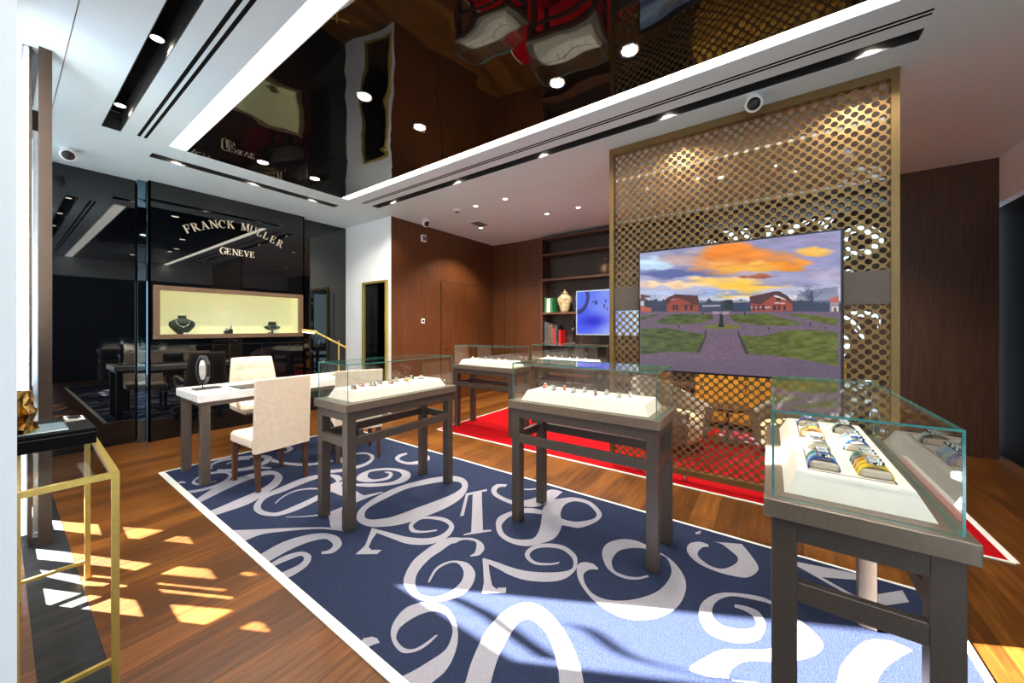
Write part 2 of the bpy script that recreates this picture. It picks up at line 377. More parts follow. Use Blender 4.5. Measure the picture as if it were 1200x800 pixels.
P(ni, 'lining', q, 'niche', world=True)
q = MB(); q.box(a0+.01, a1-.01, FY+.035, FY+.055, c1-.008, c1-.001); P(ni, 'led_strip', q, 'led', world=True)
q = MB(); q.box(a0+.012, a1-.012, FY+.005, FY+.011, c0+.002, c1-.01); P(ni, 'glass_front', q, 'glass', world=True)
# jewellery displays in the niche
def bust(name, lab, x, w, h, hat=False):
    t = thing(name, lab, 'jewellery display', (x, 6.52, c0+.001)); q = MB()
    q.box(-.05, .05, -.035, .035, 0, .022, bev=.003); q.lathe([(.014, .02), (.014, .06)], n=12); P(t, 'stand', q, 'plastic', True)
    q = MB()
    prof = [(.18, .04), (.34, .06), (.5, .12), (.62, .2), (.95, .42), (1.0, .56), (.93, .68), (.6, .78), (.34, .84), (.30, .92), (.33, 1.0)] if not hat else \
           [(.25, .25), (.6, .34), (.98, .48), (1.0, .56), (.7, .66), (.46, .72), (.50, .8), (.48, .95), (.40, 1.0)]
    q.lathe([(w/2*r, h*z) for r, z in prof], n=28, sy=.38); P(t, 'bust', q, 'velvet', True)
    q = MB(); r0 = w*.2
    q.tube([(r0*1.25*math.cos(a), -.04-.012*math.sin(-a), h*(.74 if not hat else .62)+h*.32*(math.sin(a) if math.sin(a) < 0 else math.sin(a)*.2)) for a in [math.pi+i*math.pi/14 for i in range(15)]], .004, 6)
    q.lathe([(.002, h*.36), (.011, h*.40), (.002, h*.45)], cy=-.055, n=10)
    P(t, 'necklace', q, 'silver', True)
    q = MB(); q.box(.0, .05, -.06, -.05, .0, .03); P(t, 'price_card', q, 'paper'); return t
bx, _ = on_y(213.5, 378, 6.52); bust('necklace_bust', 'dark green bust with silver necklace at the left of the lit niche', bx, .28, .26)
bx, _ = on_y(319, 380, 6.52); bust('bracelet_stand', 'low dark green flared jewellery stand at the right of the lit niche', bx, .24, .19, True)
for i, (u, hh) in enumerate(((265, .085), (270.5, .12))):
    bx, _ = on_y(u, 384, 6.5); t = thing('ring_stand', ['shorter dark watch stand in the middle of the lit niche', 'taller dark watch stand in the middle of the lit niche'][i], 'jewellery display', (bx, 6.5+.02*i, c0+.001))
    q = MB(); q.box(-.024, .024, -.03, .03, 0, hh*.6, bev=.003); P(t, 'block', q, 'plastic')
    q = MB(); q.lathe([(.016, hh*.6), (.02, hh*.8), (.02, hh*1.05), (.012, hh*1.12)], n=14); P(t, 'watch_head', q, 'silver', True)
# ------------------------------------------------------------------ letters (serif capitals, stroke by stroke)
def seg(x0, y0, x1, y1, w): # slanted stroke with horizontal ends
    return [(x0-w/2, y0), (x0+w/2, y0), (x1+w/2, y1), (x1-w/2, y1)]
def arcp(cx, cz, rx, rz, a0, a1, w0, w1, n=14):
    o, i = [], []
    for k in range(n+1):
        t = k/n; a = math.radians(a0+(a1-a0)*t); w = w0+(w1-w0)*math.sin(math.pi*t)
        o.append((cx+rx*math.cos(a), cz+rz*math.sin(a))); i.append((cx+(rx-w)*math.cos(a), cz+(rz-w*.5)*math.sin(a)))
    return ('arc', o, i)
S_ = lambda x, z: seg(x-.12, z, x-.12, z, 0) and [(x-.14, z), (x+.14, z), (x+.14, z+.045), (x-.14, z+.045)]
LET = {
 'F': [seg(.2, 0, .2, 1, .17), S_(.2, 0), [(.05, .95), (.72, .95), (.72, 1), (.05, 1)], [(.66, .74), (.72, .74), (.72, 1), (.66, 1)], [(.2, .49), (.55, .49), (.55, .54), (.2, .54)], [(.52, .4), (.56, .4), (.56, .63), (.52, .63)]],
 'L': [seg(.2, 0, .2, 1, .17), S_(.2, .955), [(.05, 0), (.72, 0), (.72, .05), (.05, .05)], [(.66, 0), (.72, 0), (.72, .27), (.66, .27)]],
 'E': [seg(.2, 0, .2, 1, .17), [(.05, .95), (.7, .95), (.7, 1), (.05, 1)], [(.64, .76), (.7, .76), (.7, 1), (.64, 1)], [(.05, 0), (.74, 0), (.74, .05), (.05, .05)], [(.68, 0), (.74, 0), (.74, .26), (.68, .26)], [(.2, .49), (.55, .49), (.55, .54), (.2, .54)], [(.52, .4), (.56, .4), (.56, .63), (.52, .63)]],
 'R': [seg(.2, 0, .2, 1, .17), S_(.2, 0), [(.05, .95), (.45, .95), (.45, 1), (.05, 1)], arcp(.42, .75, .3, .25, 90, -90, .05, .17), [(.2, .5), (.45, .5), (.45, .545), (.2, .545)], seg(.8, 0, .42, .52, .17), [(.72, 0), (.95, 0), (.95, .045), (.72, .045)]],
 'A': [seg(.12, 0, .45, 1, .06), seg(.76, 0, .43, 1, .18), [(0, 0), (.25, 0), (.25, .045), (0, .045)], S_(.76, 0), [(.22, .33), (.65, .33), (.65, .38), (.22, .38)]],
 'N': [seg(.16, 0, .16, 1, .06), seg(.84, 0, .84, 1, .06), seg(.82, 0, .16, 1, .18), S_(.16, 0), [(.02, .955), (.25, .955), (.25, 1), (.02, 1)], S_(.84, .955)],
 'C': [arcp(.5, .5, .45, .5, 42, 318, .04, .18, 24), [(.80, .64), (.85, .64), (.85, .98), (.80, .98)]],
 'G': [arcp(.5, .5, .45, .5, 42, 310, .04, .18, 24), [(.80, .66), (.85, .66), (.85, .98), (.80, .98)], [(.68, .05), (.84, .12), (.84, .46), (.68, .46)], [(.6, .42), (.93, .42), (.93, .46), (.6, .46)]],
 'K': [seg(.2, 0, .2, 1, .17), S_(.2, 0), S_(.2, .955), seg(.26, .45, .72, 1, .06), seg(.8, 0, .42, .62, .18), S_(.8, 0), S_(.73, .955)],
 'M': [seg(.14, 0, .14, 1, .06), seg(.9, 0, .9, 1, .17), seg(.5, .05, .17, 1, .17), seg(.5, .05, .87, 1, .06), S_(.14, 0), S_(.9, 0), [(.0, .955), (.22, .955), (.22, 1), (.0, 1)], S_(.9, .955)],
 'U': [seg(.2, .3, .2, 1, .17), seg(.78, .3, .78, 1, .06), arcp(.49, .33, .375, .34, 180, 360, .06, .12), S_(.2, .955), S_(.78, .955)],
 'V': [seg(.46, 0, .14, 1, .18), seg(.46, 0, .78, 1, .06), S_(.14, .955), S_(.78, .955)]}
def letter(q, ch, cx, cz, h, ang, Y, k=0.9):
    ca, sa = math.cos(ang), math.sin(ang)
    def T(a, b_):
        a = (a-.46)*h*k; b_ = (b_-.5)*h; return (cx+a*ca-b_*sa, cz+a*sa+b_*ca)
    for i, s_ in enumerate(LET[ch]):
        d = .012+i*.0004
        if s_[0] == 'arc':
            o, n_ = s_[1], s_[2]
            for j in range(len(o)-1):
                pl = [T(*o[j]), T(*o[j+1]), T(*n_[j+1]), T(*n_[j])]
                q.prism(pl, Y-d, Y, fn=lambda a, b2, c: (a, c, b2))
        else: q.prism([T(*p) for p in s_], Y-d, Y, fn=lambda a, b2, c: (a, c, b2))
sg = thing('wall_sign', 'gold letters on the black gloss panel over the lit niche', 'sign', (2.03, FY, 2.5))
lp = dict(zip(range(12), [(220, 268), (228.8, 266), (239.6, 264), (250, 262.7), (260, 262.7), (270, 263.2), (286.7, 266), (296.3, 269.2), (304.5, 272.8), (312, 276.6), (320, 280.8), (327.8, 285.4)]))
pts = [on_y(u, v, FY) for u, v in lp.values()]
q1, q3, q2 = MB(), MB(), MB()
for i, ch in enumerate('FRANCKMULLER'):
    p0, p1 = pts[max(0, i-1)], pts[min(11, i+1)]; ang = math.atan2(p1[1]-p0[1], p1[0]-p0[0])
    letter(q1 if i < 6 else q3, ch, pts[i][0], pts[i][1], .107, ang*.95, FY)
P(sg, 'arched_lettering', q1, 'sign_gold', world=True); P(sg, 'arched_lettering', q3, 'sign_gold', world=True)
ga, gb = on_y(261, 293.4, FY), on_y(295.6, 298.6, FY)
for i, ch in enumerate('GENEVE'):
    t = i/5; letter(q2, ch, ga[0]+(gb[0]-ga[0])*t, (ga[1]+gb[1])/2, .085 if i else .1, 0, FY)
P(sg, 'straight_lettering', q2, 'sign_gold', world=True)
# mirrors
def framed_mirror(lab, fn, w, h, d, fm, mm, loc):
    t = thing('wall_mirror', lab, 'mirror', loc); q = MB(); e = .035
    for a in ((0, w, 0, e), (0, w, h-e, h), (0, e, e, h-e), (w-e, w, e, h-e)):
        pl = [(a[0], a[2]), (a[1], a[2]), (a[1], a[3]), (a[0], a[3])]; q.prism(pl, 0, d, fn=fn)
    P(t, 'frame', q, fm); q = MB(); q.prism([(e, e), (w-e, e), (w-e, h-e), (e, h-e)], 0, d*.4, fn=fn); P(t, 'mirror_glass', q, mm)
    return t
M['dark_mirror'] = pm('smoked_mirror', (.20, .25, .24), .02, metal=1, var=.03)
framed_mirror('tall smoked mirror with gold frame on the white pier', lambda a, b_, c: (-c, a, b_), .70, 2.02, .045, 'gold', 'dark_mirror', (3.799, 5.24, .22))
framed_mirror('tall black framed mirror on the black wall beside the white pier', lambda a, b_, c: (a, -c, b_), .42, 1.75, .02, 'black_glass', 'black_glass', (3.18, 6.529, .35))
# ------------------------------------------------------------------ facade on the left, sun patches
SD = Vector((.466*.8944, -.885*.8944, -.4472)); TE = .5
b = MB(); b.box(X0-.1, .019, 1.0, 3.28, 0, HC); struct('wall_left', b, 'pier_white')
def back_to(pt, xp):
    k = (pt[0]-xp)/.466; return (pt[1]+.885*k, k*TE)
c11 = lambda pl: [on_z(20+x/3.6375, 580+y/3.6375) for x, y in pl]
patches = [c11(p) for p in (
 [(60,100),(345,125),(360,170),(65,138)], [(450,135),(625,150),(520,187),(475,183)], [(625,195),(680,175),(730,178),(748,207)],
 [(75,179),(370,203),(370,210),(75,185)], [(540,224),(700,238),(700,244),(545,230)], [(80,218),(300,255),(570,292),(505,320),(430,308),(90,275)],
 [(100,320),(470,375),(465,392),(290,385),(120,348)], [(320,340),(430,351),(430,358),(320,348)], [(115,400),(360,432),(190,500),(135,498)],
 [(220,508),(415,435),(505,448),(550,548)], [(615,335),(690,303),(815,315),(845,357)], [(955,333),(985,328),(1025,338),(985,345)],
 [(600,373),(890,403),(880,408),(605,382)], [(605,395),(905,425),(915,443),(620,413)], [(652,465),(915,490),(750,578),(715,570)], [(905,592),(1010,538),(1045,545),(1105,615)])]
F2, F1 = [], []
for p in patches:
    q = [back_to(t, .12) for t in p]
    if min(a for a, _ in q) > 3.99: F2.append(q)
    else: F1.append([back_to(t, -.02) for t in p])
def inside(pt, pl):
    r = False; x, y = pt; n = len(pl)
    for i in range(n):
        (xa, ya), (xb, yb) = pl[i], pl[(i+1) % n]
        if (ya > y) != (yb > y) and x < (xb-xa)*(y-ya)/(yb-ya)+xa: r = not r
    return r
def sheet_with_holes(y0, y1, z0, z1, hs, xp, th=.006):
    vs = [Vector(p) for p in ((y0, z0), (y1, z0), (y1, z1), (y0, z1))]; es = [(0, 1), (1, 2), (2, 3), (3, 0)]
    cl = lambda p: (min(max(p[0], y0+.004), y1-.004), min(max(p[1], z0+.004), z1-.004))
    hs = [[cl(p) for p in h] for h in hs]
    for h in hs:
        n0 = len(vs); vs += [Vector(p) for p in h]; es += [(n0+i, n0+(i+1) % len(h)) for i in range(len(h))]
    ov, _, of, *_ = delaunay_2d_cdt(vs, es, [], 1, 1e-5)
    q = MB(); keep = []
    for f in of:
        cx = sum(ov[i][0] for i in f)/len(f); cz = sum(ov[i][1] for i in f)/len(f)
        if not any(inside((cx, cz), h) for h in hs): keep.append(f)
    q.add([(xp, p[0], p[1]) for p in ov], keep)
    return q
q = sheet_with_holes(3.275, 4.25, 0, 1.42, F1, -.02)  # holes traced back along the sun to shape the floor's light patches
w1 = struct('window_1', q, 'film', label='unseen dark film on the shop window, cut to throw sun patches')
q = sheet_with_holes(3.98, 6.5, 0, .95, F2, .12)  # lower film, its cut-outs likewise shaped by the sun patches they throw
w2 = struct('window_2', q, 'film', label='dark film low on the shop window, cut to throw sun patches')
q = MB(); q.box(.105, .125, 3.98, 6.55, .95, HC); q.box(-.02, .12, 4.235, 4.26, 0, HC); struct('window_shade', q, 'shade', parent=w2)
q = MB(); q.box(-.025, -.015, 3.275, 4.25, 3.12, HC); q.box(-.025, -.015, 3.275, 3.40, 1.42, 3.12); q.box(-.53, -.5, 4.24, 6.8, 0, HC) if False else None  # opaque strips added to edge the sunlit band
# added, unseen strokes on the upper window, shaped to streak sunlight on the rug
for line, wd in (([(533, 720), (620, 727), (687, 737), (747, 773), (880, 803)], .022), ([(530, 700), (575, 722), (610, 748), (650, 775)], .03), ([(600, 741), (690, 752)], .012), ([(470, 775), (560, 783), (640, 790), (720, 797)], .10)):
    zz = [back_to(on_z(u, v), -.02) for u, v in line]; zz = catmull(zz, 5)
    L = [(a, c-wd) for a, c in zz]; R = [(a, c+wd) for a, c in zz]; q.ribbon(L, R, -.02, fn=lambda a, c, x: (x, a, c))
struct('sun_streak_strips', q, 'film', parent=w1)
# posts, rails and soffit plates of the glazing
for i, y in enumerate((3.93, 5.13, 6.42)):
    q = MB(); q.box(.13 if i else .16, .215, y, y+.05, 0, HC); q.box(.12, .135, y+.05, y+.14, 0, HC) if i == 0 else None
    struct('window_frame', q, 'brown_steel', parent=w2)
q = MB(); q.box(.095, .17, 3.98, 5.05, HC-.012, HC-.001); q.box(.095, .165, 5.25, 6.4, HC-.012, HC-.001); struct('window_head_plate', q, 'grey_plate', parent=w2)
q = MB(); q.box(.135, .165, 3.99, 6.4, 2.70, 2.755); q.box(.14, .162, 4.0, 4.03, .08, 2.7); q.box(.14, .162, 5.08, 5.11, .08, 2.7); q.box(.135, .165, 3.99, 6.4, .05, .08); struct('window_rail', q, 'steel', parent=w2)
q = MB(); q.box(.15, .16, 4.03, 6.38, .08, 2.7); struct('window_pane', q, 'glass', parent=w2)
# bay behind the viewpoint: black film carrying daylit numerals
q = MB(); q.box(-.6, -.5, Y0-.1, 1.0, 0, HC); w3 = struct('window_3', q, 'film', label='black filmed shop window with bright numerals')
XM = 3.745
def mirr(u, v):
    r = _ray(u, v); t = (2*XM+.495)/r[0]; return (r[1]*t, EYE+r[2]*t)
q = MB()
def nstroke(pp, conv, w):
    z_ = catmull([mirr(*conv(*p)) for p in pp], 6); L, R = [], []
    for i, p in enumerate(z_):
        a, c = z_[max(0, i-1)], z_[min(len(z_)-1, i+1)]; d = math.hypot(c[0]-a[0], c[1]-a[1]) or 1; nx, ny = -(c[1]-a[1])/d, (c[0]-a[0])/d
        ww = .68*w*(.35+.65*math.sin(math.pi*min(1, max(0, i/(len(z_)-1))))); L.append((p[0]+nx*ww, p[1]+ny*ww)); R.append((p[0]-nx*ww, p[1]-ny*ww))
    q.ribbon(L, R, -.4975+.0005*len(q.f)/400, fn=lambda a, c, x: (x, a, min(c, 3.27)))
cA = lambda x, y: (740+x/3.478, 60+y/3.478); cB = lambda x, y: (980+x/4.21, 260+y/4.21)
for pp, cv, w in (([(300,775),(330,778),(350,785)], cA, .05), ([(355,700),(400,740),(430,790)], cA, .11), ([(425,685),(455,725),(490,775)], cA, .09), ([(525,668),(560,660),(600,658)], cA, .025), ([(562,655),(560,700),(565,770)], cA, .10),
    ([(600,720),(612,670),(650,648),(690,655),(715,680),(700,705),(650,712),(620,690),(650,665)], cA, .05), ([(715,640),(735,670),(700,705)], cA, .10), ([(610,745),(660,730),(690,700)], cA, .06),
    ([(870,618),(830,645),(800,690),(765,740)], cA, .10), ([(740,712),(770,690),(800,650),(830,625)], cA, .03),
    ([(45,110),(50,60),(110,32),(180,50),(205,95),(170,140),(100,150),(50,125)], cB, .10), ([(35,190),(60,165),(80,172)], cB, .04), ([(38,262),(60,245),(85,258)], cB, .06), ([(165,240),(190,270),(205,240)], cB, .06),
    ([(70,448),(140,455),(210,462)], cB, .07), ([(208,450),(210,490),(208,530)], cB, .03), ([(35,462),(90,510),(140,580)], cB, .06), ([(32,560),(45,600),(30,660)], cB, .09),
    ([(10,790),(70,800),(120,830),(150,860)], cB, .08), ([(20,850),(90,800),(200,790)], cB, .07), ([(60,870),(150,880),(220,850)], cB, .06)): nstroke(pp, cv, w)
struct('window_numerals', q, 'daylit', parent=w3)
# ------------------------------------------------------------------ carpets
RX0, RX1, RY0, RY1 = .925, 2.94, -.74, 4.955
rug = thing('area_rug', 'long navy rug with large pale swirling numerals under the counters and desk', 'rug', ((RX0+RX1)/2, (RY0+RY1)/2, 0))
q = MB(); q.box(RX0+.045, RX1-.02, RY0+.03, RY1-.03, .0005, .006, 0)
ZR = .0062
def rib(pairs, conv, closed=False, z=[0]):
    L = [on_z(*conv(*p[0]), .006) for p in pairs]; R = [on_z(*conv(*p[1]), .006) for p in pairs]
    z[0] += 1; q.ribbon(catmull(L, 6, closed), catmull(R, 6, closed), ZR+z[0]*.00003, 1, fn=lambda a, c, zz: clipxy(a, c, zz))
def clipxy(a, c, zz): return (min(max(a, RX0+.045), RX1-.02), min(max(c, RY0+.03), RY1-.03), zz)
def poly(pl, conv, z=[0]):
    z[0] += 1; P_ = [on_z(*conv(*p), .006) for p in pl]; n = len(P_)
    vs = [Vector(p) for p in P_]; ov, _, of, *_ = delaunay_2d_cdt(vs, [(i, (i+1) % n) for i in range(n)], [], 1, 1e-6)
    q.add([clipxy(p[0], p[1], ZR+.001+z[0]*.00003) for p in ov], of, 1)
def cv(ox, oy, s): return lambda x, y: (ox+x/s, oy+y/s)
c1, c2, c3, c4, c5, c6, c7, c8, c9, c10 = cv(180,520,5.715), cv(320,500,5.715), cv(400,520,5.715), cv(420,640,5), cv(540,560,5.715), cv(640,600,5), cv(780,590,3.811), cv(900,620,4.446), cv(480,540,3), cv(180,500,2.667)
px = lambda x, y: (x, y)
rib([((760,215),(745,250)),((825,235),(795,258)),((848,280),(806,290)),((815,350),(755,330)),((720,418),(650,375)),((560,487),(500,430)),((400,538),(350,485)),((240,556),(235,505)),((150,542),(175,502)),((102,500),(155,478)),((130,430),(180,430)),((250,345),(290,368)),((400,280),(440,300)),((560,237),(600,265)),((680,218),(690,252))], c3, True)
rib([((642,572),(640,582)),((560,582),(560,594)),((500,575),(480,592)),((480,550),(453,565)),((500,525),(465,525)),((545,503),(530,492)),((620,505),(620,485)),((685,520),(705,500)),((722,550),(752,540)),((695,590),(742,590)),((630,622),(680,645)),((540,632),(570,674)),((430,620),(440,668)),((330,595),(330,630)),((240,572),(235,595)),((205,562),(215,585))], c3)
poly([(205,562),(242,590),(205,640),(183,690),(200,710),(270,710),(240,738),(95,740),(160,680)], c3)
poly([(835,332),(975,303),(975,315),(940,322),(948,578),(1005,575),(1005,585),(820,613),(820,605),(870,592),(880,338),(850,345),(820,480),(795,485)], c3)
rib([((300,58),(310,42)),((262,60),(240,42)),((240,80),(205,75)),((252,108),(225,120)),((330,145),(320,168)),((400,152),(410,188)),((500,130),(510,190)),((590,80),(610,150)),((640,80),(672,100)),((680,92),(680,96))], c5)
rib([((400,70),(400,74)),((450,72),(450,80)),((515,66),(515,74))], c5)
rib([((545,215),(540,242)),((480,202),(480,235)),((410,203),(410,235)),((330,225),(335,255)),((255,260),(290,290)),((235,310),(272,325)),((255,380),(295,375)),((330,432),(350,405)),((430,455),(430,412)),((530,440),(490,400)),((630,400),(525,350)),((675,320),(540,280)),((668,235),(552,200)),((690,185),(600,150)),((725,163),(660,138)),((775,155),(760,130)),((850,175),(870,160)),((908,235),(942,235)),((888,272),(910,290)),((790,292),(800,332)),((720,285),(720,322)),((660,265),(660,312))], c5)
rib([((662,560),(655,573)),((600,570),(590,583)),((510,562),(490,576)),((462,525),(433,530)),((475,490),(440,485)),((525,468),(500,448)),((600,465),(600,438)),((680,480),(700,458)),((742,530),(770,515)),((755,580),(780,570)),((735,612),(770,612)),((670,628),(700,672)),((570,632),(590,694)),((440,622),(440,684)),((330,595),(330,650)),((240,562),(245,605)),((150,535),(152,560))], c5)
poly([(600,225),(662,225),(668,262),(690,285),(690,315),(668,322),(640,362),(590,340)], c5)
poly([(145,540),(185,575),(195,650),(210,720),(240,745),(250,735),(305,735),(300,770),(140,775),(155,700),(150,600)], c5)
rib([((305,328),(303,336)),((270,300),(262,335)),((215,293),(230,350)),((183,315),(218,375)),((185,380),(232,425)),((225,455),(275,478)),((300,535),(350,510)),((430,612),(440,518)),((570,632),(540,505)),((700,602),(640,470)),((785,535),(700,420)),((820,440),(733,360)),((800,360),(728,310)),((740,285),(700,262)),((660,230),(655,245)),((620,205),(615,228)),((578,188),(575,213)),((520,165),(500,210)),((440,158),(430,225)),((360,182),(395,260)),((328,235),(384,300)),((350,315),(400,340)),((400,362),(430,358)),((470,390),(480,375)),((540,394),(540,380)),((603,378),(595,368))], c6)
rib([((190,182),(192,193)),((150,170),(165,195)),((105,180),(143,220)),((97,215),(155,245)),((140,262),(205,280)),((220,300),(260,290)),((300,322),(312,268)),((370,328),(322,240)),((415,290),(290,210)),((385,235),(250,180)),((340,180),(215,170))], c7)
poly([(130,130),(158,120),(155,133),(140,138)], c7)
rib([((308,463),(308,449)),((350,477),(360,458)),((390,503),(415,482)),((405,540),(445,530)),((380,556),(440,575)),((330,560),(400,615)),((260,545),(300,620)),((215,510),(195,580)),((210,465),(150,510)),((238,430),(165,440)),((300,413),(250,398)),((400,430),(400,410)),((470,450),(480,440)),((530,500),(560,495)),((553,550),(629,543)),((552,585),(702,620)),((530,615),(680,670)),((490,640),(590,700)),((430,652),(500,708)),((330,651),(410,702)),((250,653),(335,712)),((170,690),(285,755)),((105,738),(300,790)),((180,770),(420,800))], c7)
rib([((750,628),(755,632)),((640,583),(710,655)),((520,578),(640,700)),((440,635),(595,745)),((380,715),(568,800)),((360,800),(560,860)),((370,860),(570,920)),((420,960),(640,960))], c8)
poly([(95,160),(330,205),(500,240),(500,268),(280,250),(450,345),(500,345),(600,335),(700,318),(735,380),(600,400),(500,395),(375,355),(430,350)], c8)
rib([((570,418),(565,424)),((650,442),(650,450)),((765,448),(740,468))], c8)
rib([((658,60),(653,55)),((710,50),(680,38)),((738,12),(690,8)),((720,-25),(688,-25)),((670,-48),(640,-38)),((610,-50),(600,-35)),((530,-50),(570,-20)),((450,-15),(540,-12)),((390,25),(480,30)),((320,85),(415,75)),((272,170),(350,150)),((268,225),(333,215)),((310,285),(350,270)),((370,315),(400,292)),((450,322),(450,295)),((560,305),(530,270)),((650,250),(600,210)),((685,165),(617,150)),((650,105),(590,105)),((590,85),(560,95)),((520,90),(520,103)),((450,130),(460,140)),((405,210),(418,210))], c4)
rib([((466,520),(452,520)),((400,582),(393,565)),((330,618),(330,600)),((255,622),(272,597)),((205,570),(232,560)),((190,500),(222,525)),((215,430),(250,470)),((280,360),(335,412)),((370,328),(420,382)),((450,328),(475,385)),((530,370),(520,410)),((575,455),(548,470)),((582,550),(548,525)),((560,640),(510,605)),((510,730),(420,670)),((430,800),(320,730)),((380,850),(230,775)),((330,900),(200,800))], c4)
rib([((165,850),(270,850)),((195,780),(285,780)),((220,700),(312,690)),((268,600),(345,625)),((330,530),(385,568)),((400,498),(425,558)),((470,515),(468,590)),((540,590),(498,640)),((590,690),(520,720)),((612,780),(527,780)),((618,850),(530,850))], c9)
poly([(0,570),(30,540),(80,530),(110,540),(125,565),(80,580),(40,605)], c4)
rib([((275,378),(305,395)),((420,285),(460,318)),((560,225),(600,255)),((720,185),(725,215)),((810,182),(790,205)),((862,215),(812,218)),((845,265),(780,262)),((760,330),(700,312)),((640,400),(560,372)),((500,450),(450,420)),((400,482),(362,455))], c1)
rib([((940,413),(890,400)),((900,388),(860,366)),((895,372),(858,345)),((860,350),(805,348)) ,((805,350),(780,335)),((700,325),(690,312)),((600,318),(640,305))][:0] or [((930,355),(900,370)),((890,322),(860,350)),((800,318),(790,335)),((690,325),(700,345)),((560,345),(600,365)),((400,395),(430,410)),((240,430),(300,440))][:0] or [((100,215+0),(100,240)),((110,216),(110,241))][:0] or [((1130,378),(1105,392)),((1115,345),(1085,360)),((1060,320),(1050,340)),((950,335),(970,355))][:0] or [((465,350),(430,372)),((440,325),(400,340)),((370,317),(350,332)),((280,325),(280,352)),((180,350),(190,385)),((60,400),(80,430)),((-60,455),(-30,470)),((-115,505),(-75,510)),((-130,550),(-80,545)),((-90,585),(-50,565)),((0,598),(10,575)),((80,585),(70,560)),((180,550),(140,530)),((300,490),(230,490)),((400,430),(330,440)),((460,390),(400,400)),((470,360),(430,375))], c2)
rib([((10,512),(20,512)),((60,468),(68,472)),((140,428),(140,436)),((220,412),(220,421)),((290,410),(290,419)),((400,430),(370,420)),((470,450),(400,415)),((560,470),(480,400)),((610,462),(560,432))], c2)
poly([(455,345),(430,385),(560,435),(610,460),(730,435),(735,440),(640,472),(545,512),(455,560),(380,578),(370,574),(455,540),(540,490),(450,460),(370,425),(360,400),(420,370)], c2)
rib([((85,602),(85,606)),((200,598),(200,604)),((290,588),(290,596)),((380,574),(380,582))], c2)
poly([(370,578),(460,556),(462,700),(385,672)], c2)
rib([((500,580),(600,655)),((700,572),(730,605)),((900,563),(900,583)),((1080,558),(1080,570)),((1180,560),(1180,574)),((1320,570),(1320,590))], c1)
rib([((322,405),(348,428)),((400,362),(425,385)),((470,340),(480,362)),((530,332),(532,350)),((575,343),(555,360)),((588,368),(560,373)),((562,393),(545,386)),((525,398),(525,390))], c10)
rib([((360,430),(372,437)),((410,403),(425,415)),((462,390),(460,403)),((492,403),(470,413)),((482,432),(455,430)),((440,462),(420,447)),((403,478),(390,460))], c10)
rib([((150,266),(165,266)),((180,250),(190,264)),((215,255),(213,262))], c1)
rib([((205,318),(240,332)),((330,298),(340,312)),((440,262),(460,275)),((500,220),(522,225)),((485,198),(515,192)),((420,198),(420,185)),((335,213),(330,203)),((280,245),(260,250)),((290,262),(270,272)),((340,265),(330,275)),((420,245),(420,250))], c1)
rib([((395,165),(372,172)),((400,140),(375,140)),((480,112),(460,100)),((620,95),(600,82)),((720,92),(740,74)),((745,105),(795,92)),((710,130),(760,130)),((630,155),(650,172)),((520,168),(520,186)),((430,170),(420,186))], c1)
rib([((485,133),(490,138)),((560,103),(562,112)),((645,95),(645,104))], c1)
rib([((650,155),(640,168)),((720,152),(720,166)),((790,158),(785,168))], c1)
rib([((800,98),(785,118)),((850,118),(850,132)),((950,128),(950,146)),((1040,130),(1040,146)),((1143,118),(1143,130)),((1200,110),(1200,118))], c1)
rib([((740,40),(770,46)),((850,10),(855,20)),((915,15),(890,30)),((935,35),(890,48)),((890,58),(860,52)),((830,63),(830,57))], c1)
rib([((460,250),(450,232)),((480,210),(455,205)),((545,188),(545,178)),((620,183),(620,172)),((650,198),(672,190)),((650,218),(676,215)),((610,245),(640,250)),((540,265),(560,280)),((450,282),(460,302)),((365,290),(365,310))], c2)
rib([((295,185),(290,192)),((330,188),(315,198)),((345,203),(318,210)),((320,235),(290,228)),((230,253),(220,238)),((150,255),(180,225)),((102,240),(178,205)),((120,205),(190,190)),((200,172),(220,183)),((300,162),(300,175)),((390,168),(380,185)),((455,190),(405,205)),((460,225),(395,225)),((410,260),(350,250)),((300,280),(290,262)),((180,288),(180,265)),((90,280),(90,268))], c3)
rib([((440,60),(440,70)),((385,72),(402,85)),((360,98),(388,100)),((385,122),(405,112)),((450,138),(450,122)),((530,132),(520,112)),((585,110),(560,98)),((590,85),(568,82)),((560,62),(550,72))], c3)
P(rug, 'pile', q, ['navy', 'silver_pile'], world=True)
q = MB(); e = .0075
q.box(RX0, RX0+.045, RY0, RY1, .0004, e); q.box(RX1-.02, RX1, RY0, RY1, .0004, e); q.box(RX0+.045, RX1-.02, RY0, RY0+.03, .0004, e); q.box(RX0+.045, RX1-.02, RY1-.03, RY1, .0004, e)
P(rug, 'border', q, 'border', world=True)
rr = thing('area_rug', 'bright red carpet behind the latticed screen', 'rug', (4.7, 1.3, 0))
q = MB(); q.box(3.62, 5.9, -1.2, 3.84, .0005, .006); P(rr, 'pile', q, 'red_pile', world=True)
q = MB(); q.box(3.6, 3.62, -1.22, 3.86, .0004, e); q.box(3.62, 5.9, 3.84, 3.86, .0004, e); q.box(3.62, 5.9, -1.24, -1.2, .0004, e); P(rr, 'border', q, 'border', world=True)
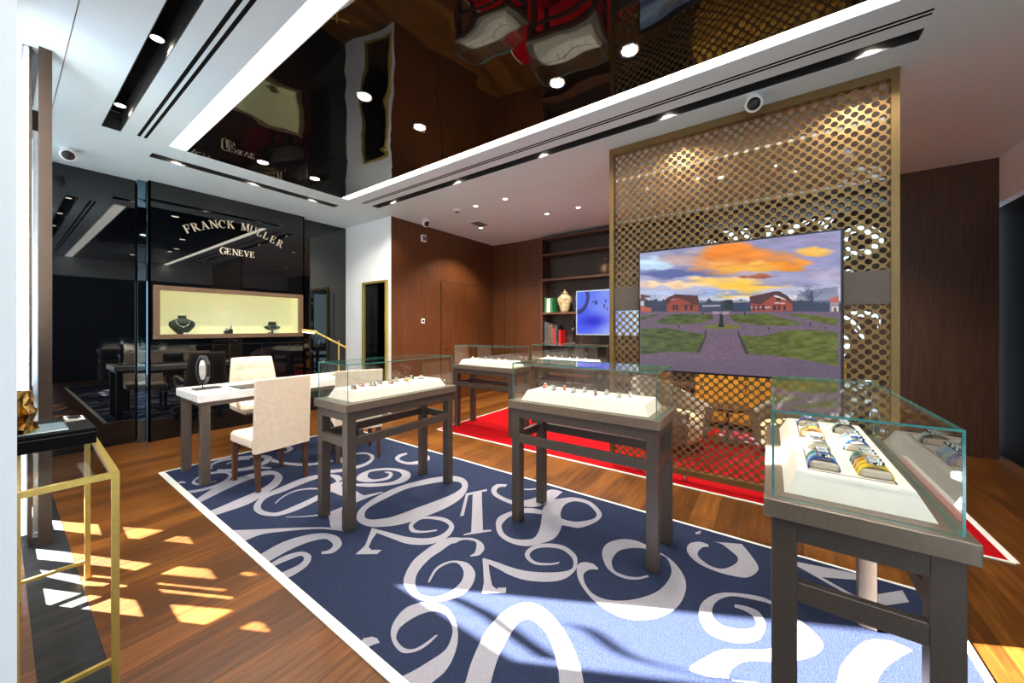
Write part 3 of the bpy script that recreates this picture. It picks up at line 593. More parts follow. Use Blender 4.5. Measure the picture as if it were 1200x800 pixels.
# ------------------------------------------------------------------ counters with glass cases
LX, LY = 1.08, .45     # plan of a counter, long side along local x, origin at its centre
def make_counter():
    t = thing('display_counter', '', 'display counter')
    q = MB(); q.box(-LX/2, LX/2, -LY/2, LY/2, .85, .908, bev=.003); P(t, 'counter_top', q, 'bronze_top')
    hx, hy, w = LX/2-.02, LY/2-.02, .066
    for sx in (-1, 1):
        for sy in (-1, 1):
            q = MB(); x = sx*(hx-w/2); y = sy*(hy-w/2); q.box(x-w/2, x+w/2, y-w/2, y+w/2, .0088, .85, bev=.002); P(t, 'leg', q, 'bronze_table')
    q = MB()
    for sy in (-1, 1): y = sy*(hy-.012); q.box(-hx+w, hx-w, y-.012, y+.012, .785, .85)
    for sx in (-1, 1): x = sx*(hx-.012); q.box(x-.012, x+.012, -hy+w, hy-w, .785, .85)
    P(t, 'apron', q, 'bronze_table')
    for sy in (-1, 1):
        q = MB(); y = sy*(hy-.014); q.box(-hx+w, hx-w, y-.014, y+.014, .598, .66, bev=.002); P(t, 'stretcher', q, 'bronze_table')
    for sx in (-1, 1):
        q = MB(); x = sx*(hx-.014); q.box(x-.014, x+.014, -hy+w, hy-w, .598, .66, bev=.002); P(t, 'stretcher', q, 'bronze_table')
    gx, gy, th, z0, z1 = LX/2-.025, LY/2-.022, .006, .9085, 1.185
    q = MB()
    def pane(x0, x1, y0, y1, za, zb, ax):
        v = [(x, y, z) for z in (za, zb) for y in (y0, y1) for x in (x0, x1)]
        F = {'z-': (0, 2, 3, 1), 'z+': (4, 5, 7, 6), 'y-': (0, 1, 5, 4), 'y+': (2, 6, 7, 3), 'x-': (0, 4, 6, 2), 'x+': (1, 3, 7, 5)}
        for k, f in F.items(): q.add([v[i] for i in f], [(0, 1, 2, 3)], 0 if k[0] == ax else 1)
    pane(-gx, gx, -gy, -gy+th, z0, z1-th, 'y'); pane(-gx, gx, gy-th, gy, z0, z1-th, 'y')
    pane(-gx, -gx+th, -gy+th, gy-th, z0, z1-th, 'x'); pane(gx-th, gx, -gy+th, gy-th, z0, z1-th, 'x')
    pane(-gx, gx, -gy, gy, z1-th, z1, 'z')
    P(t, 'glass_case', q, ['glass', 'teal_edge'], label='clear glass case with teal edges')
    q = MB(); q.lathe([(.012, 0), (.014, .004), (.014, .014), (.010, .018)], n=14); q.v = [(x+gx-.1, -gy-.018+z, y+z0+.06) for x, y, z in q.v]
    P(t, 'lock', q, 'chrome', True)
    q = MB(); q.box(-gx+.012, gx-.012, -gy+.012, gy-.012, .9083, .9095); P(t, 'case_floor', q, 'bronze_top')
    return t
def make_tray(w=.92, d=.34):
    t = thing('display_tray', '', 'display tray')
    x, y, i = w/2, d/2, .035
    q = MB(); v = [(-x, -y, 0), (x, -y, 0), (x, y, 0), (-x, y, 0), (-x+i, -y+i, .068), (x-i, -y+i, .068), (x-i, y-i, .068), (-x+i, y-i, .068)]
    q.add(v, [(3, 2, 1, 0), (4, 5, 6, 7), (0, 1, 5, 4), (1, 2, 6, 5), (2, 3, 7, 6), (3, 0, 4, 7)]); P(t, 'tray_body', q, 'tray_white')
    q = MB(); e2 = .032
    for a in (-1, 1):
        q.box(-x+i+e2, x-i-e2, a*(y-i-e2)-.002, a*(y-i-e2)+.002, .068, .0692); q.box(a*(x-i-e2)-.002, a*(x-i-e2)+.002, -y+i+e2, y-i-e2, .068, .0692)
    P(t, 'inlay_line', q, 'brownc'); return t
WM = {}
def make_watch(strap, face='silvr', metal='silver'):
    t = thing('wristwatch', '', 'watch'); q = MB(); n = 14; R, H = .042, .042
    o, i_ = [], []
    for k in range(n+1):
        a = math.pi*k/n; o.append((R*math.cos(a), H*math.sin(a))); i_.append(((R-.004)*math.cos(a), (H-.004)*math.sin(a)))
    for k in range(n):
        w0, w1 = .009+.004*math.sin(math.pi*k/n), .009+.004*math.sin(math.pi*(k+1)/n)
        v = [(-w0, o[k][0], o[k][1]), (w0, o[k][0], o[k][1]), (w1, o[k+1][0], o[k+1][1]), (-w1, o[k+1][0], o[k+1][1]), (-w0, i_[k][0], i_[k][1]), (w0, i_[k][0], i_[k][1]), (w1, i_[k+1][0], i_[k+1][1]), (-w1, i_[k+1][0], i_[k+1][1])]
        q.add(v, [(0, 1, 2, 3), (7, 6, 5, 4), (0, 3, 7, 4), (1, 5, 6, 2)])
    P(t, 'strap', q, 'w_'+strap, True)
    q = MB(); q.lathe([(.0, H-.002), (.7, H-.002), (.95, H), (1, H+.004), (.94, H+.009), (.86, H+.0095)], n=22); q.v = [(x*.0165, y*.021, z) for x, y, z in q.v]
    q.lathe([(.0025, -.002), (.0025, .003)], n=8); q.v = q.v[:-16]+[(.0165+z, y, H+.004+x) for x, y, z in q.v[-16:]]
    P(t, 'watch_case', q, metal, True)
    q = MB(); q.lathe([(.01, H+.0095), (.0138, H+.0098), (.0, H+.0099)][:2]+[(.0001, H+.0100)], n=20, sy=1.25)
    q.box(-.0006, .0006, 0, .011, H+.0101, H+.0106, 1); q.box(0, .008, -.0006, .0006, H+.0101, H+.0106, 1)
    P(t, 'dial', q, ['w_'+face, 'plastic'], False)
    q = MB(); q.box(-.017, .017, -R+.006, R-.006, .0, .026, bev=.006); P(t, 'cushion', q, 'tray_beige'); return t
def watch(kind, loc, rz, lab, grp):
    key = kind
    if key not in WM:
        w = make_watch(*kind); WM[key] = w; w.location = loc; w.rotation_euler = (0, 0, rz); tag(w, lab, None, grp); return w
    return dup(WM[key], loc, rz, lab, grp)
tabs = [ # centre x, y, rotation, label, tray label, short name
 (1.415+LX/2, -.205, 0, 'bronze counter with glass case, nearest, in the right foreground', 'cream tray of watches in the glass case in the right foreground', 'right foreground case'),
 (2.205+LY/2, 1.06, math.pi/2, 'bronze counter with glass case in the middle, before the big screen', 'cream tray in the middle glass case before the big screen', 'middle case'),
 (1.40+LX/2, 2.625, 0, 'bronze counter with glass case standing beside the marble desk', 'cream tray in the glass case beside the marble desk', 'case by the desk'),
 (3.86+LY/2, 3.27, math.pi/2, 'bronze counter with glass case at the far left corner of the red carpet', 'cream tray in the glass case at the far left of the red carpet', 'far left case'),
 (4.68+LY/2, 2.45, math.pi/2, 'bronze counter with glass case partly hidden behind the screen, before the shelves', 'cream tray in the glass case before the wall shelves', 'case before the shelves')]
ctr, tray0 = None, None
ords = ['first', 'second', 'third', 'fourth', 'fifth', 'sixth', 'seventh', 'eighth', 'ninth', 'tenth', 'eleventh', 'twelfth']
names = dict(blue='blue', ltblue='light blue', teal='teal', yellow='yellow', grey='grey', silvr='silver', orange='orange', blackc='black', redw='red', pale='pale green', brown='brown')
for i, (x, y, rz, lab, tl, short) in enumerate(tabs):
    if i == 0: ctr = make_counter(); o = ctr; o.location = (x, y, 0); o.rotation_euler = (0, 0, rz); tag(o, lab, None, 'glass topped display counters')
    else: o = dup(ctr, (x, y, 0), rz, lab, 'glass topped display counters')
    zt = .9096
    if i == 0: tray0 = make_tray(); t = tray0; t.location = (x+.0, y, zt); tag(t, tl, None, 'display trays')
    else: t = dup(tray0, (x, y, zt), rz, tl, 'display trays')
    Rm = Matrix.Rotation(rz, 3, 'Z')
    if i == 0:
        lay = [('teal', .10, .055), ('ltblue', .068, .055), ('blue', .034, .055), ('grey', .10, -.055), ('silvr', .142, -.055) ]
        L = []
        for n_, k in enumerate(('blue', 'ltblue', 'teal')): L.append((k, -.36+.036*n_, .062, 'left'))
        L += [('silvr', -.12, .062, 'left'), ('grey', -.085, .062, 'left'), ('orange', .07, .062, 'left'), ('pale', .105, .062, 'left'), ('blue', .28, .062, 'left')]
        for n_, k in enumerate(('yellow', 'yellow', 'orange', 'grey', 'teal')): L.append((k, -.36+.036*n_, -.062, 'right'))
        for n_, k in enumerate(('blue', 'pale', 'ltblue', 'silvr')): L.append((k, -.06+.04*n_, -.062, 'right'))
        L += [('blackc', .22, -.062, 'right'), ('pale', .26, -.062, 'right')]
        cnt = {}
        for k, dx, dy, side in L:
            cnt[side] = cnt.get(side, 0)+1
            watch((k, 'silvr' if k != 'blue' else 'blue', 'gold' if k == 'orange' else 'silver'), (x+dx, y+dy, zt+.069), 0, '%s-strapped watch, %s from near end, %s column, %s' % (names[k], ords[cnt[side]-1], side, short), 'watches in the right foreground case')
    else:
        ks = ['brown', 'redw', 'blackc', 'grey', 'brown', 'silvr', 'orange', 'blackc', 'pale']
        if i == 1: ks = ['redw', 'silvr', 'redw', 'pale', 'silvr', 'brown', 'silvr', 'pale', 'silvr']
        if i > 2: ks = ['silvr', 'pale', 'brown', 'silvr', 'pale', 'silvr']
        for n_, k in enumerate(ks):
            dx = -.37+.74*(n_+.3*(n_ % 2))/len(ks); dy = (.03 if n_ % 2 else -.035)
            if rz: dx = -dx
            v = Rm @ Vector((dx, dy, 0)); w = watch((k, 'silvr', 'silver'), (x+v.x, y+v.y, zt+.069), rz+math.pi/2*0, '%s watch in the %s, %s from its left end' % (names[k], short, ords[n_]), 'watches in the '+short)
            if n_ % 3 == 2: w.rotation_euler = (0, 0, rz+.5)
            w.scale = (.7, .7, .7)
# ------------------------------------------------------------------ latticed screen with televisions
SX = 3.70; SY0, SY1 = -.744, 1.377
sc = thing('lattice_partition', 'floor-to-ceiling bronze lattice partition behind the large television', 'partition', (SX, (SY0+SY1)/2, 0))
q = MB(); w = .045
q.box(SX, SX+.06, SY0, SY0+w, .07, HC-.001); q.box(SX, SX+.06, SY1-w, SY1, .07, HC-.001); q.box(SX, SX+.06, SY0+w, SY1-w, .07, .12); q.box(SX, SX+.06, SY0+w, SY1-w, HC-.07, HC-.001)
P(sc, 'frame', q, 'bronze', world=True)
for y in (SY0+.3, .66, SY1-.3):
    q = MB(); q.lathe([(.022, .006), (.022, .07)], cx=SX+.03, cy=y, n=14); P(sc, 'foot', q, 'steel', True, world=True)
q = MB(); a_, b_ = .038, .037; r_ = .0222; th = .006; n = 12
ring = [(r_*math.cos(2*math.pi*k/n), r_*math.sin(2*math.pi*k/n)) for k in range(n)]
def dia(k):
    a = 2*math.pi*k/n; ca, sa = math.cos(a), math.sin(a); t = 1/(abs(ca)/a_+abs(sa)/b_); return (t*ca, t*sa)
outr = [dia(k) for k in range(n)]
Yc0, Zc0 = SY0+w, .12; ny = int((SY1-SY0-2*w)/a_)+1; nz = int((HC-.07-.12)/b_)+1
zb0, zb1 = 1.62, 1.865
xf, xb = SX+.02, SX+.026
for i in range(ny+1):
    for j in range(nz+1):
        if (i+j) % 2: continue
        yc, zc = Yc0+i*a_, Zc0+j*b_
        if not (SY0+w-.02 < yc < SY1-w+.02): continue
        if zb0+.01 < zc < zb1-.01: continue
        vs = [(xf, yc+p[0], zc+p[1]) for p in ring]+[(xf, yc+p[0], zc+p[1]) for p in outr]+[(xb, yc+p[0], zc+p[1]) for p in ring]+[(xb, yc+p[0], zc+p[1]) for p in outr]
        fs = []
        for k in range(n):
            k2 = (k+1) % n
            fs += [(k, k2, n+k2, n+k), (2*n+k2, 2*n+k, 3*n+k, 3*n+k2), (k2, k, 2*n+k, 2*n+k2)]
        q.add(vs, fs)
P(sc, 'pierced_sheet', q, 'bronze', world=True)
q = MB(); q.box(SX+.012, SX+.034, SY0+w, SY1-w, zb0, zb1); P(sc, 'flat_band', q, 'bronze_band', world=True)
q = MB(); q.box(SX+.04, SX+.046, SY0+w, SY1-w, .12, HC-.07); P(sc, 'glass_pane', q, 'pane', world=True)
# big television
TX = 3.65; ty0, ty1, tz0, tz1 = -.423, 1.05, 1.045, 2.172
tv = thing('television', 'large television showing a park at sunset, mounted on the lattice', 'television', (TX, (ty0+ty1)/2, tz0))
q = MB(); q.box(TX-.001, TX+.045, ty0-.018, ty1+.014, tz0-.016, tz1+.014, bev=.002); P(tv, 'casing', q, 'plastic', world=True)
q = MB(); q.box(TX+.045, SX+.014, .15, .48, 1.66, 1.82); P(tv, 'bracket', q, 'plastic', world=True)
def screen_mesh(name, parent, X, y0, y1, z0, z1, nu, nv, fn, strength, roughness=.2):
    U, V = np.meshgrid(np.linspace(0, 1, nu), np.linspace(0, 1, nv)); Y = y1+(y0-y1)*U; Z = z1+(z0-z1)*V
    co = np.stack([np.full_like(Y, X), Y, Z], -1).reshape(-1, 3)-np.array(parent.location)
    i = np.arange((nv-1)*nu).reshape(nv-1, nu)[:, :-1].ravel(); faces = np.stack([i, i+nu, i+nu+1, i+1], -1)
    me = bpy.data.meshes.new(name); me.vertices.add(len(co)); me.vertices.foreach_set('co', co.ravel())
    me.loops.add(faces.size); me.loops.foreach_set('vertex_index', faces.ravel().astype(np.int32)); me.polygons.add(len(faces))
    me.polygons.foreach_set('loop_start', np.arange(0, faces.size, 4, dtype=np.int32)); me.update(); me.validate()
    col = fn(U, V, Y, Z).reshape(-1, 3)/255.; lin = np.where(col <= .04045, col/12.92, ((np.clip(col, 0, 1)+.055)/1.055)**2.4)
    at = me.color_attributes.new('picture', 'FLOAT_COLOR', 'POINT'); at.data.foreach_set('color', np.concatenate([lin, np.ones((len(lin), 1))], 1).astype(np.float32).ravel())
    m, nt, bs = newmat(name+'_picture'); vc = nt.nodes.new('ShaderNodeVertexColor'); vc.layer_name = 'picture'
    nt.links.new(vc.outputs[0], bs.inputs['Emission Color']); bs.inputs['Emission Strength'].default_value = strength; bs.inputs['Base Color'].default_value = (.005, .005, .005, 1); bs.inputs['Roughness'].default_value = roughness; bs.inputs['Specular IOR Level'].default_value = .25
    me.materials.append(m); o = bpy.data.objects.new(name, me); C.objects.link(o); o.parent = parent; return o
rng = np.random.RandomState(3)
def vnoise(x, y, seed):
    r = np.random.RandomState(seed).rand(64, 64); xi, yi = np.floor(x).astype(int), np.floor(y).astype(int); fx, fy = x-xi, y-yi
    fx, fy = fx*fx*(3-2*fx), fy*fy*(3-2*fy); g = lambda a, b2: r[a % 64, b2 % 64]
    return (g(xi, yi)*(1-fx)+g(xi+1, yi)*fx)*(1-fy)+(g(xi, yi+1)*(1-fx)+g(xi+1, yi+1)*fx)*fy
def fbm(x, y, s=0): return sum(vnoise(x*2**k, y*2**k, s+k)/2**(k+1) for k in range(5))
def park(U, V, Y, Z):
    d = cy_*TX+sy_*Y; x = (600+FPX*(sy_*TX-cy_*Y)/d-700)*3.158; y = (HOR-FPX*(Z-EYE)/d-250)*3.158
    img = np.zeros(x.shape+(3,))
    def mixc(a, c): nonlocal img; a = np.clip(a, 0, 1)[..., None]; img = img*(1-a)+np.array(c, float)*a
    n1 = fbm(x/120, y/28, 1); n2 = fbm(x/60, y/14, 9)
    img[:] = (150, 148, 188)
    mixc((y-200)/130, (205, 205, 222))
    for cx, cyy, rx, ry, c, al in ((205,190,75,32,(196,222,244),1), (190,150,70,18,(150,160,190),.8), (330,170,90,30,(205,170,160),.8), (300,218,170,16,(98,108,165),1), (500,150,130,42,(240,135,45),1), (600,165,150,30,(235,140,60),.8), (455,190,110,30,(235,150,80),.8), (700,190,100,18,(248,150,50),1), (810,140,75,17,(250,190,90),1), (760,100,150,22,(150,140,175),.7), (560,200,120,18,(255,185,70),.9), (300,262,150,14,(255,215,175),1), (460,250,120,18,(255,205,110),.9), (560,268,150,20,(255,200,80),1), (520,300,90,12,(255,205,60),1), (440,296,170,9,(140,155,205),.9), (300,300,150,10,(170,190,225),.8), (600,236,70,9,(165,85,55),.95), (700,258,130,14,(150,150,190),.9), (560,225,60,8,(190,170,180),.8), (850,230,90,25,(185,170,195),.7), (620,315,200,5,(240,225,200),.8)):
        dd = ((x-cx+90*(n1-.5))/rx)**2+((y-cyy+40*(n2-.5))/ry)**2; mixc(al*np.clip(1.35-dd, 0, 1), c)
    img *= (1+.28*(n2-.5))[..., None]
    mixc((y > 322)*.75, (88, 105, 140))
    mixc((y > 326+10*(fbm(x/18, y*0, 5)-.5)*4)*.9, (52, 60, 76))
    def pin(pl, c, al=1.0):
        m = np.zeros(x.shape, bool); N = len(pl)
        for i in range(N):
            (xa, ya), (xb, yb) = pl[i], pl[(i+1) % N]
            if ya == yb: continue
            m ^= ((ya > y) != (yb > y)) & (x < (xb-xa)*(y-ya)/(yb-ya)+xa)
        mixc(m*al, c)
    for k in range(46): # bare tree
        a = random.uniform(-1.3, 1.3); L = random.uniform(40, 75); bx2 = 790+random.uniform(-8, 8); by = 345-random.uniform(10, 40); ex, ey = bx2+L*math.sin(a), by-L*math.cos(a)*.9
        pin([(bx2-1.2, by), (bx2+1.2, by), (ex+.6, ey), (ex-.6, ey)], (75, 80, 112), .6)
    pin([(785,360),(800,360),(796,290),(789,290)], (60,62,85)); pin([(740,300),(775,285),(890,270),(890,360),(730,360)], (70,78,105), .45)
    for k in range(14): pin([(195+k*4,345),(196+k*4,345),(197+k*5,300+(k*13 % 17)),(196+k*5,300+(k*13 % 17))], (90,95,120), .7)
    pin([(470,320),(500,318),(504,355),(472,355)], (48,58,60)); pin([(380,330),(460,325),(460,358),(380,358)], (75,80,95), .8); pin([(390,340),(455,338),(455,344),(390,346)], (190,195,205), .7); pin([(505,330),(565,328),(565,355),(505,355)], (60,70,100), .8); pin([(505,325),(560,322),(560,328),(505,330)], (170,160,165), .8)
    # houses
    pin([(258,340),(268,322),(300,312),(345,330),(375,330),(375,364),(258,364)], (150,76,64)); pin([(250,330),(262,310),(290,298),(372,304),(378,334),(352,336),(322,322),(300,312),(275,318),(258,342)], (92,58,60))
    pin([(310,338),(372,334),(374,342),(310,346)], (110,70,66)); pin([(262,345),(300,345),(300,350),(262,350)], (150,60,50))
    for wx in (280, 292, 325, 345): pin([(wx,338),(wx+7,338),(wx+7,358),(wx,358)], (58,50,62))
    pin([(566,332),(600,336),(650,306),(720,328),(724,362),(570,364)], (152,78,68)); pin([(562,308),(600,300),(650,289),(672,287),(705,305),(735,340),(718,334),(690,314),(660,302),(640,312),(605,338),(568,332)], (88,60,66))
    pin([(568,345),(640,345),(640,350),(568,350)], (220,215,215), .6)
    for wx in (575, 592, 610, 652, 668, 688): pin([(wx,340),(wx+8,340),(wx+8,358),(wx,358)], (60,52,66))
    pin([(660,312),(680,312),(680,322),(660,322)], (60,52,66)); pin([(655,330),(695,330),(695,334),(655,334)], (230,225,225), .7)
    pin([(160,298),(200,306),(192,312),(178,312),(178,365),(160,372)], (110,80,80)); pin([(160,342),(200,350),(200,368),(160,372)], (186,96,76)); pin([(160,325),(172,325),(172,342),(160,342)], (190,195,210))
    pin([(850,318),(892,300),(892,400),(862,390),(862,325)], (150,140,150)); pin([(860,316),(892,306),(892,330),(860,330)], (190,100,92)); pin([(868,345),(892,345),(892,390),(868,388)], (205,190,185)); pin([(874,350),(884,350),(884,385),(874,385)], (70,66,80))
    # ground
    g = fbm(x/6, y/3, 21); pav = (np.array([112, 94, 112])[None, None, :]*(1+.35*(g-.5))[..., None]); gm = (y > 363).astype(float)[..., None]; img = img*(1-gm)+pav*gm
    mixc(((y > 500)*(x > 700))*.35*(fbm(x/4, y/3, 30) > .5), (70, 62, 80))
    mixc((y > 540)*np.clip((y-520)/150, 0, .35), (90, 78, 100))
    gn = fbm(x/30, y/8, 40)
    def lawn(pl):
        m0 = img.copy(); pin(pl, (86, 96, 54)); ch = np.any(img != m0, -1)[..., None]
        return ch
    for pl in ([(160,380),(240,372),(205,384),(160,396)], [(205,404),(262,378),(300,372),(428,374),(430,392),(360,408),(290,412)], [(488,380),(500,374),(620,370),(700,390),(772,410),(690,416),(600,414),(510,402)], [(690,372),(760,372),(890,388),(890,412),(850,410),(780,392)], [(160,426),(262,424),(330,436),(402,448),(385,490),(368,514),(260,512),(160,522)], [(523,450),(600,456),(700,432),(800,430),(890,440),(890,566),(760,540),(650,526),(556,520),(535,480)]):
        ch = lawn(pl); img = np.where(ch, img*(1+.75*(gn-.5))[..., None]+np.array([8, 6, -6])*np.clip((x-500)/300, -1, 1)[..., None], img)
    pin([(390+70+72*math.cos(a), 419+10*math.sin(a)) for a in [i*math.pi/12 for i in range(24)]], (110,112,62))
    pin([(402,448),(407,444),(382,512),(366,518)], (62,60,66)); pin([(520,448),(526,446),(560,520),(549,522)], (62,60,66))
    pin([(452,365),(464,365),(466,402),(470,420),(447,420),(452,402)], (42,48,54)); pin([(425,362),(490,362),(488,372),(470,374),(450,372),(428,372)], (200,180,190), .5)
    for sx2, sy2 in ((400,440),(521,440),(302,418),(633,424),(787,408),(845,424),(390,370),(545,368)): pin([(sx2-3,sy2-4),(sx2+3,sy2-4),(sx2+1,sy2+12),(sx2-1,sy2+12)], (45,42,55))
    return img
o = screen_mesh('display', tv, TX-.004, ty0, ty1, tz0, tz1, 330, 250, park, .92, .35)
tv2 = thing('television', 'smaller television showing a bright blue picture, beside the wall shelves', 'television', (6.33, 2.27, 1.3))
q = MB(); q.box(6.31, 6.36, 1.55, 3.0, 1.30, 2.13, bev=.004); P(tv2, 'casing', q, 'steel', world=True)
def bluepic(U, V, Y, Z):
    n_ = fbm(U*4, V*3, 3); base = np.stack([60+120*(U*1.3)+60*(n_-.5), 80+130*U*1.2+70*(n_-.5), np.full_like(U, 225)+0*U], -1)
    a = np.exp(-((U-.22)/.16)**2-((V-.7)/.13)**2)[..., None]; base = base*(1-a)+np.array([20, 20, 190])*a
    rr_ = np.hypot((U-.0)/.17, (V-.12)/.40); a = ((np.abs(rr_-.9) < .14)*.85)[..., None]; base = base*(1-a)+np.array([22, 28, 90])*a
    a = ((rr_ < .4)*.7)[..., None]; base = base*(1-a)+np.array([70, 110, 230])*a
    for (u, v, ru, rv) in ((.27, .28, .02, .05), (.24, .25, .03, .015), (.40, .25, .012, .04), (.38, .36, .012, .05), (.42, .42, .01, .03)):
        a = ((np.hypot((U-u)/ru, (V-v)/rv) < 1)*.8)[..., None]; base = base*(1-a)+np.array([30, 35, 100])*a
    return np.clip(base, 0, 255)
screen_mesh('display', tv2, 6.307, 1.575, 2.975, 1.325, 2.108, 110, 70, bluepic, 1.0)
# ------------------------------------------------------------------ wall shelves
bs = thing('wall_shelving', 'dark wood wall shelving behind the lattice partition', 'shelving', (6.5, 2.4, 0))
q = MB(); q.box(6.35, 6.69, 3.76, 3.80, 0, 3.24); q.box(6.35, 6.69, .96, 1.0, 0, 3.24); P(bs, 'side_panel', q, 'shelf', world=True)
q = MB(); q.box(6.66, 6.69, 1.0, 3.76, 0, 3.2); q.box(6.62, 6.66, 1.0, 3.02, 1.1, 2.32); P(bs, 'back_panel', q, 'shelf_back', world=True)
for z, ya in ((3.2, 1.0), (2.87, 1.0), (2.37, 1.0), (1.70, 3.02), (1.09, 1.0), (.5, 1.0)):
    q = MB(); q.box(6.35, 6.66 if ya > 1.5 or z > 2.32 or z < 1.1 else 6.62, ya, 3.76, z, z+.042, bev=.002); P(bs, 'shelf', q, 'shelf', world=True)
def vase(name, lab, prof, x, y, z, mat, lid=None, group=None):
    t = thing(name, lab, 'vase', (x, y, z)); q = MB(); q.lathe(catmull(prof, 4), n=28); P(t, 'body', q, mat, True)
    if lid: q = MB(); q.lathe(catmull(lid, 4), n=20); P(t, 'lid', q, mat, True)
    return t
vase('ginger_jar', 'cream and gold jar on the shelf left of the blue television', [(.06, 0), (.075, .01), (.11, .11), (.14, .22), (.135, .29), (.08, .335), (.06, .35), (.075, .375)], 6.5, 3.33, 1.743, 'ceramic', [(.05, .37), (.055, .385), (.03, .41), (.012, .42), (.02, .435), (.002, .45)])
vase('tall_vase', 'dark blue vase beside the cream jar on the shelf', [(.04, 0), (.045, .01), (.06, .12), (.065, .2), (.05, .27), (.045, .30), (.06, .33)], 6.5, 3.10, 1.7425, 'darkblue')
vase('lidded_urn', 'bronze lidded urn on the shelf above the blue television', [(.07, 0), (.09, .012), (.13, .08), (.14, .15), (.12, .2), (.07, .23)], 6.5, 2.49, 2.413, 'bronze_urn', [(.065, .228), (.05, .25), (.02, .265), (.012, .275), (.028, .30), (.002, .325)])
def book(lab, y, w, h, z, m, grp, d=.22):
    t = thing('book', lab, 'book', (6.5, y, z), 0, grp); q = MB(); q.box(-d/2, d/2, -w/2, -w/2+.003, 0, h); q.box(-d/2, d/2, w/2-.003, w/2, 0, h); q.box(-d/2, -d/2+.003, -w/2, w/2, 0, h)
    P(t, 'cover', q, m); q = MB(); q.box(-d/2+.004, d/2-.005, -w/2+.003, w/2-.003, .004, h-.004); P(t, 'pages', q, 'paper'); return t
y = 3.73
for i, (w, h, m, nm) in enumerate(((.05, .30, 'green', 'green'), (.04, .28, 'paper', 'white'), (.045, .285, 'paper', 'white'), (.05, .29, 'green', 'green'))):
    book('%s book, %s from the left in the row beside the cream jar' % (nm, ords[i]), y-w/2, w-.002, h, 1.743, m, 'books beside the cream jar'); y -= w
y = 3.73
for i, (w, h, m, nm) in enumerate(((.05, .42, 'greyc', 'dark grey'), (.05, .40, 'greyc', 'dark grey'), (.04, .36, 'brownc', 'brown'), (.05, .38, 'brownc', 'brown'), (.04, .30, 'redc', 'red'), (.05, .36, 'greyc', 'dark grey'), (.04, .34, 'blackc', 'black'), (.05, .26, 'redc', 'red'))):
    book('%s book, %s from the left on the shelf under the cream jar' % (nm, ords[i]), y-w/2, w-.002, h, 1.133, m if m != 'blackc' else 'plastic', 'books under the cream jar'); y -= w
t = thing('figurine', 'dark seated figurine on the shelf under the cream jar', 'figurine', (6.5, 3.14, 1.133))
q = MB(); q.lathe(catmull([(.06, 0), (.07, .02), (.045, .05), (.03, .12), (.055, .2), (.06, .27), (.03, .31), (.035, .35), (.045, .39), (.03, .43), (.003, .445)], 4), n=18, sy=.8); P(t, 'body', q, 'plastic', True)
q = MB(); q.box(-.08, .08, -.08, .08, 0, .018); P(t, 'plinth', q, 'greyc')
# ------------------------------------------------------------------ armchairs and sideboard behind the screen
def tub(lab, loc, rz):
    t = thing('tub_armchair', lab, 'armchair', loc, rz, 'armchairs behind the lattice')
    q = MB(); A0, A1 = math.radians(35), math.radians(325); n = 28
    def sh(u, v):
        a = A0+(A1-A0)*u; cc = .5-.5*math.cos(math.radians(360)*u); top = .50+.30*cc
        prof = [(.37, .12), (.40, .14), (.44, .3), (.47, top-.03), (.455, top), (.41, top+.005), (.385, top-.03), (.37, .35), (.36, .13)]
        r, z = catmull(prof, 3)[min(24, int(v*24))]; return (r*math.cos(a), r*math.sin(a)*.95, z)
    q.grid(sh, n, 25)
    for e_ in (0, n-1):
        q.f.append(tuple(e_+n*k for k in range(25))); q.m.append(0)
    P(t, 'shell', q, 'taupe', True)
    q = MB(); q.lathe([(.30, .12), (.345, .15), (.355, .36), (.33, .40), (.2, .43), (.02, .44)], n=28, sy=.95); P(t, 'seat_cushion', q, 'cushion', True)
    for a in (45, 135, 225, 315):
        a = math.radians(a); q = MB(); q.tube([(.3*math.cos(a), .3*math.sin(a), .16), (.34*math.cos(a), .34*math.sin(a), .012)], [.02, .012], 10); P(t, 'leg', q, 'legwood', True)
    return t
t1_ = tub('taupe tub armchair with pale cushion, the left one behind the lattice', (4.75, 1.0, 0), math.radians(-110))
dup(t1_, (4.95, -.25, 0), math.radians(125), 'taupe tub armchair with pale cushion, the right one behind the lattice')
t = thing('low_table', 'small dark round table between the armchairs behind the lattice', 'table', (5.35, .45, 0)); q = MB(); q.lathe([(.25, .42), (.26, .43), (.26, .45), (.25, .455)], n=28); P(t, 'table_top', q, 'legwood', True)
q = MB(); q.lathe([(.16, .0085), (.16, .02), (.02, .03), (.02, .42)], n=20); P(t, 'pedestal', q, 'legwood', True)
t = thing('sideboard', 'sideboard coloured with the amber glow, against the back wall behind the lattice', 'sideboard', (6.3, .1, 0))  # sideboard put in to carry the amber glow low on the wall
q = MB(); q.box(6.0, 6.5, -.75, .92, .08, 1.02, bev=.006); P(t, 'body', q, 'amber', world=True)
for k in range(3):
    q = MB(); y = -.73+k*.55; q.box(5.985, 6.0, y, y+.53, .12, .98, bev=.003); d_ = P(t, 'door', q, 'amber', world=True)
    q = MB(); q.box(5.97, 5.985, y+.46, y+.475, .55, .68); q.v = [(a-6.3, c-.1, z) for a, c, z in q.v]; q.build('handle', 'bronze', d_)
q = MB(); q.box(6.05, 6.45, -.7, .87, .006, .08); P(t, 'plinth', q, 'plastic', world=True)
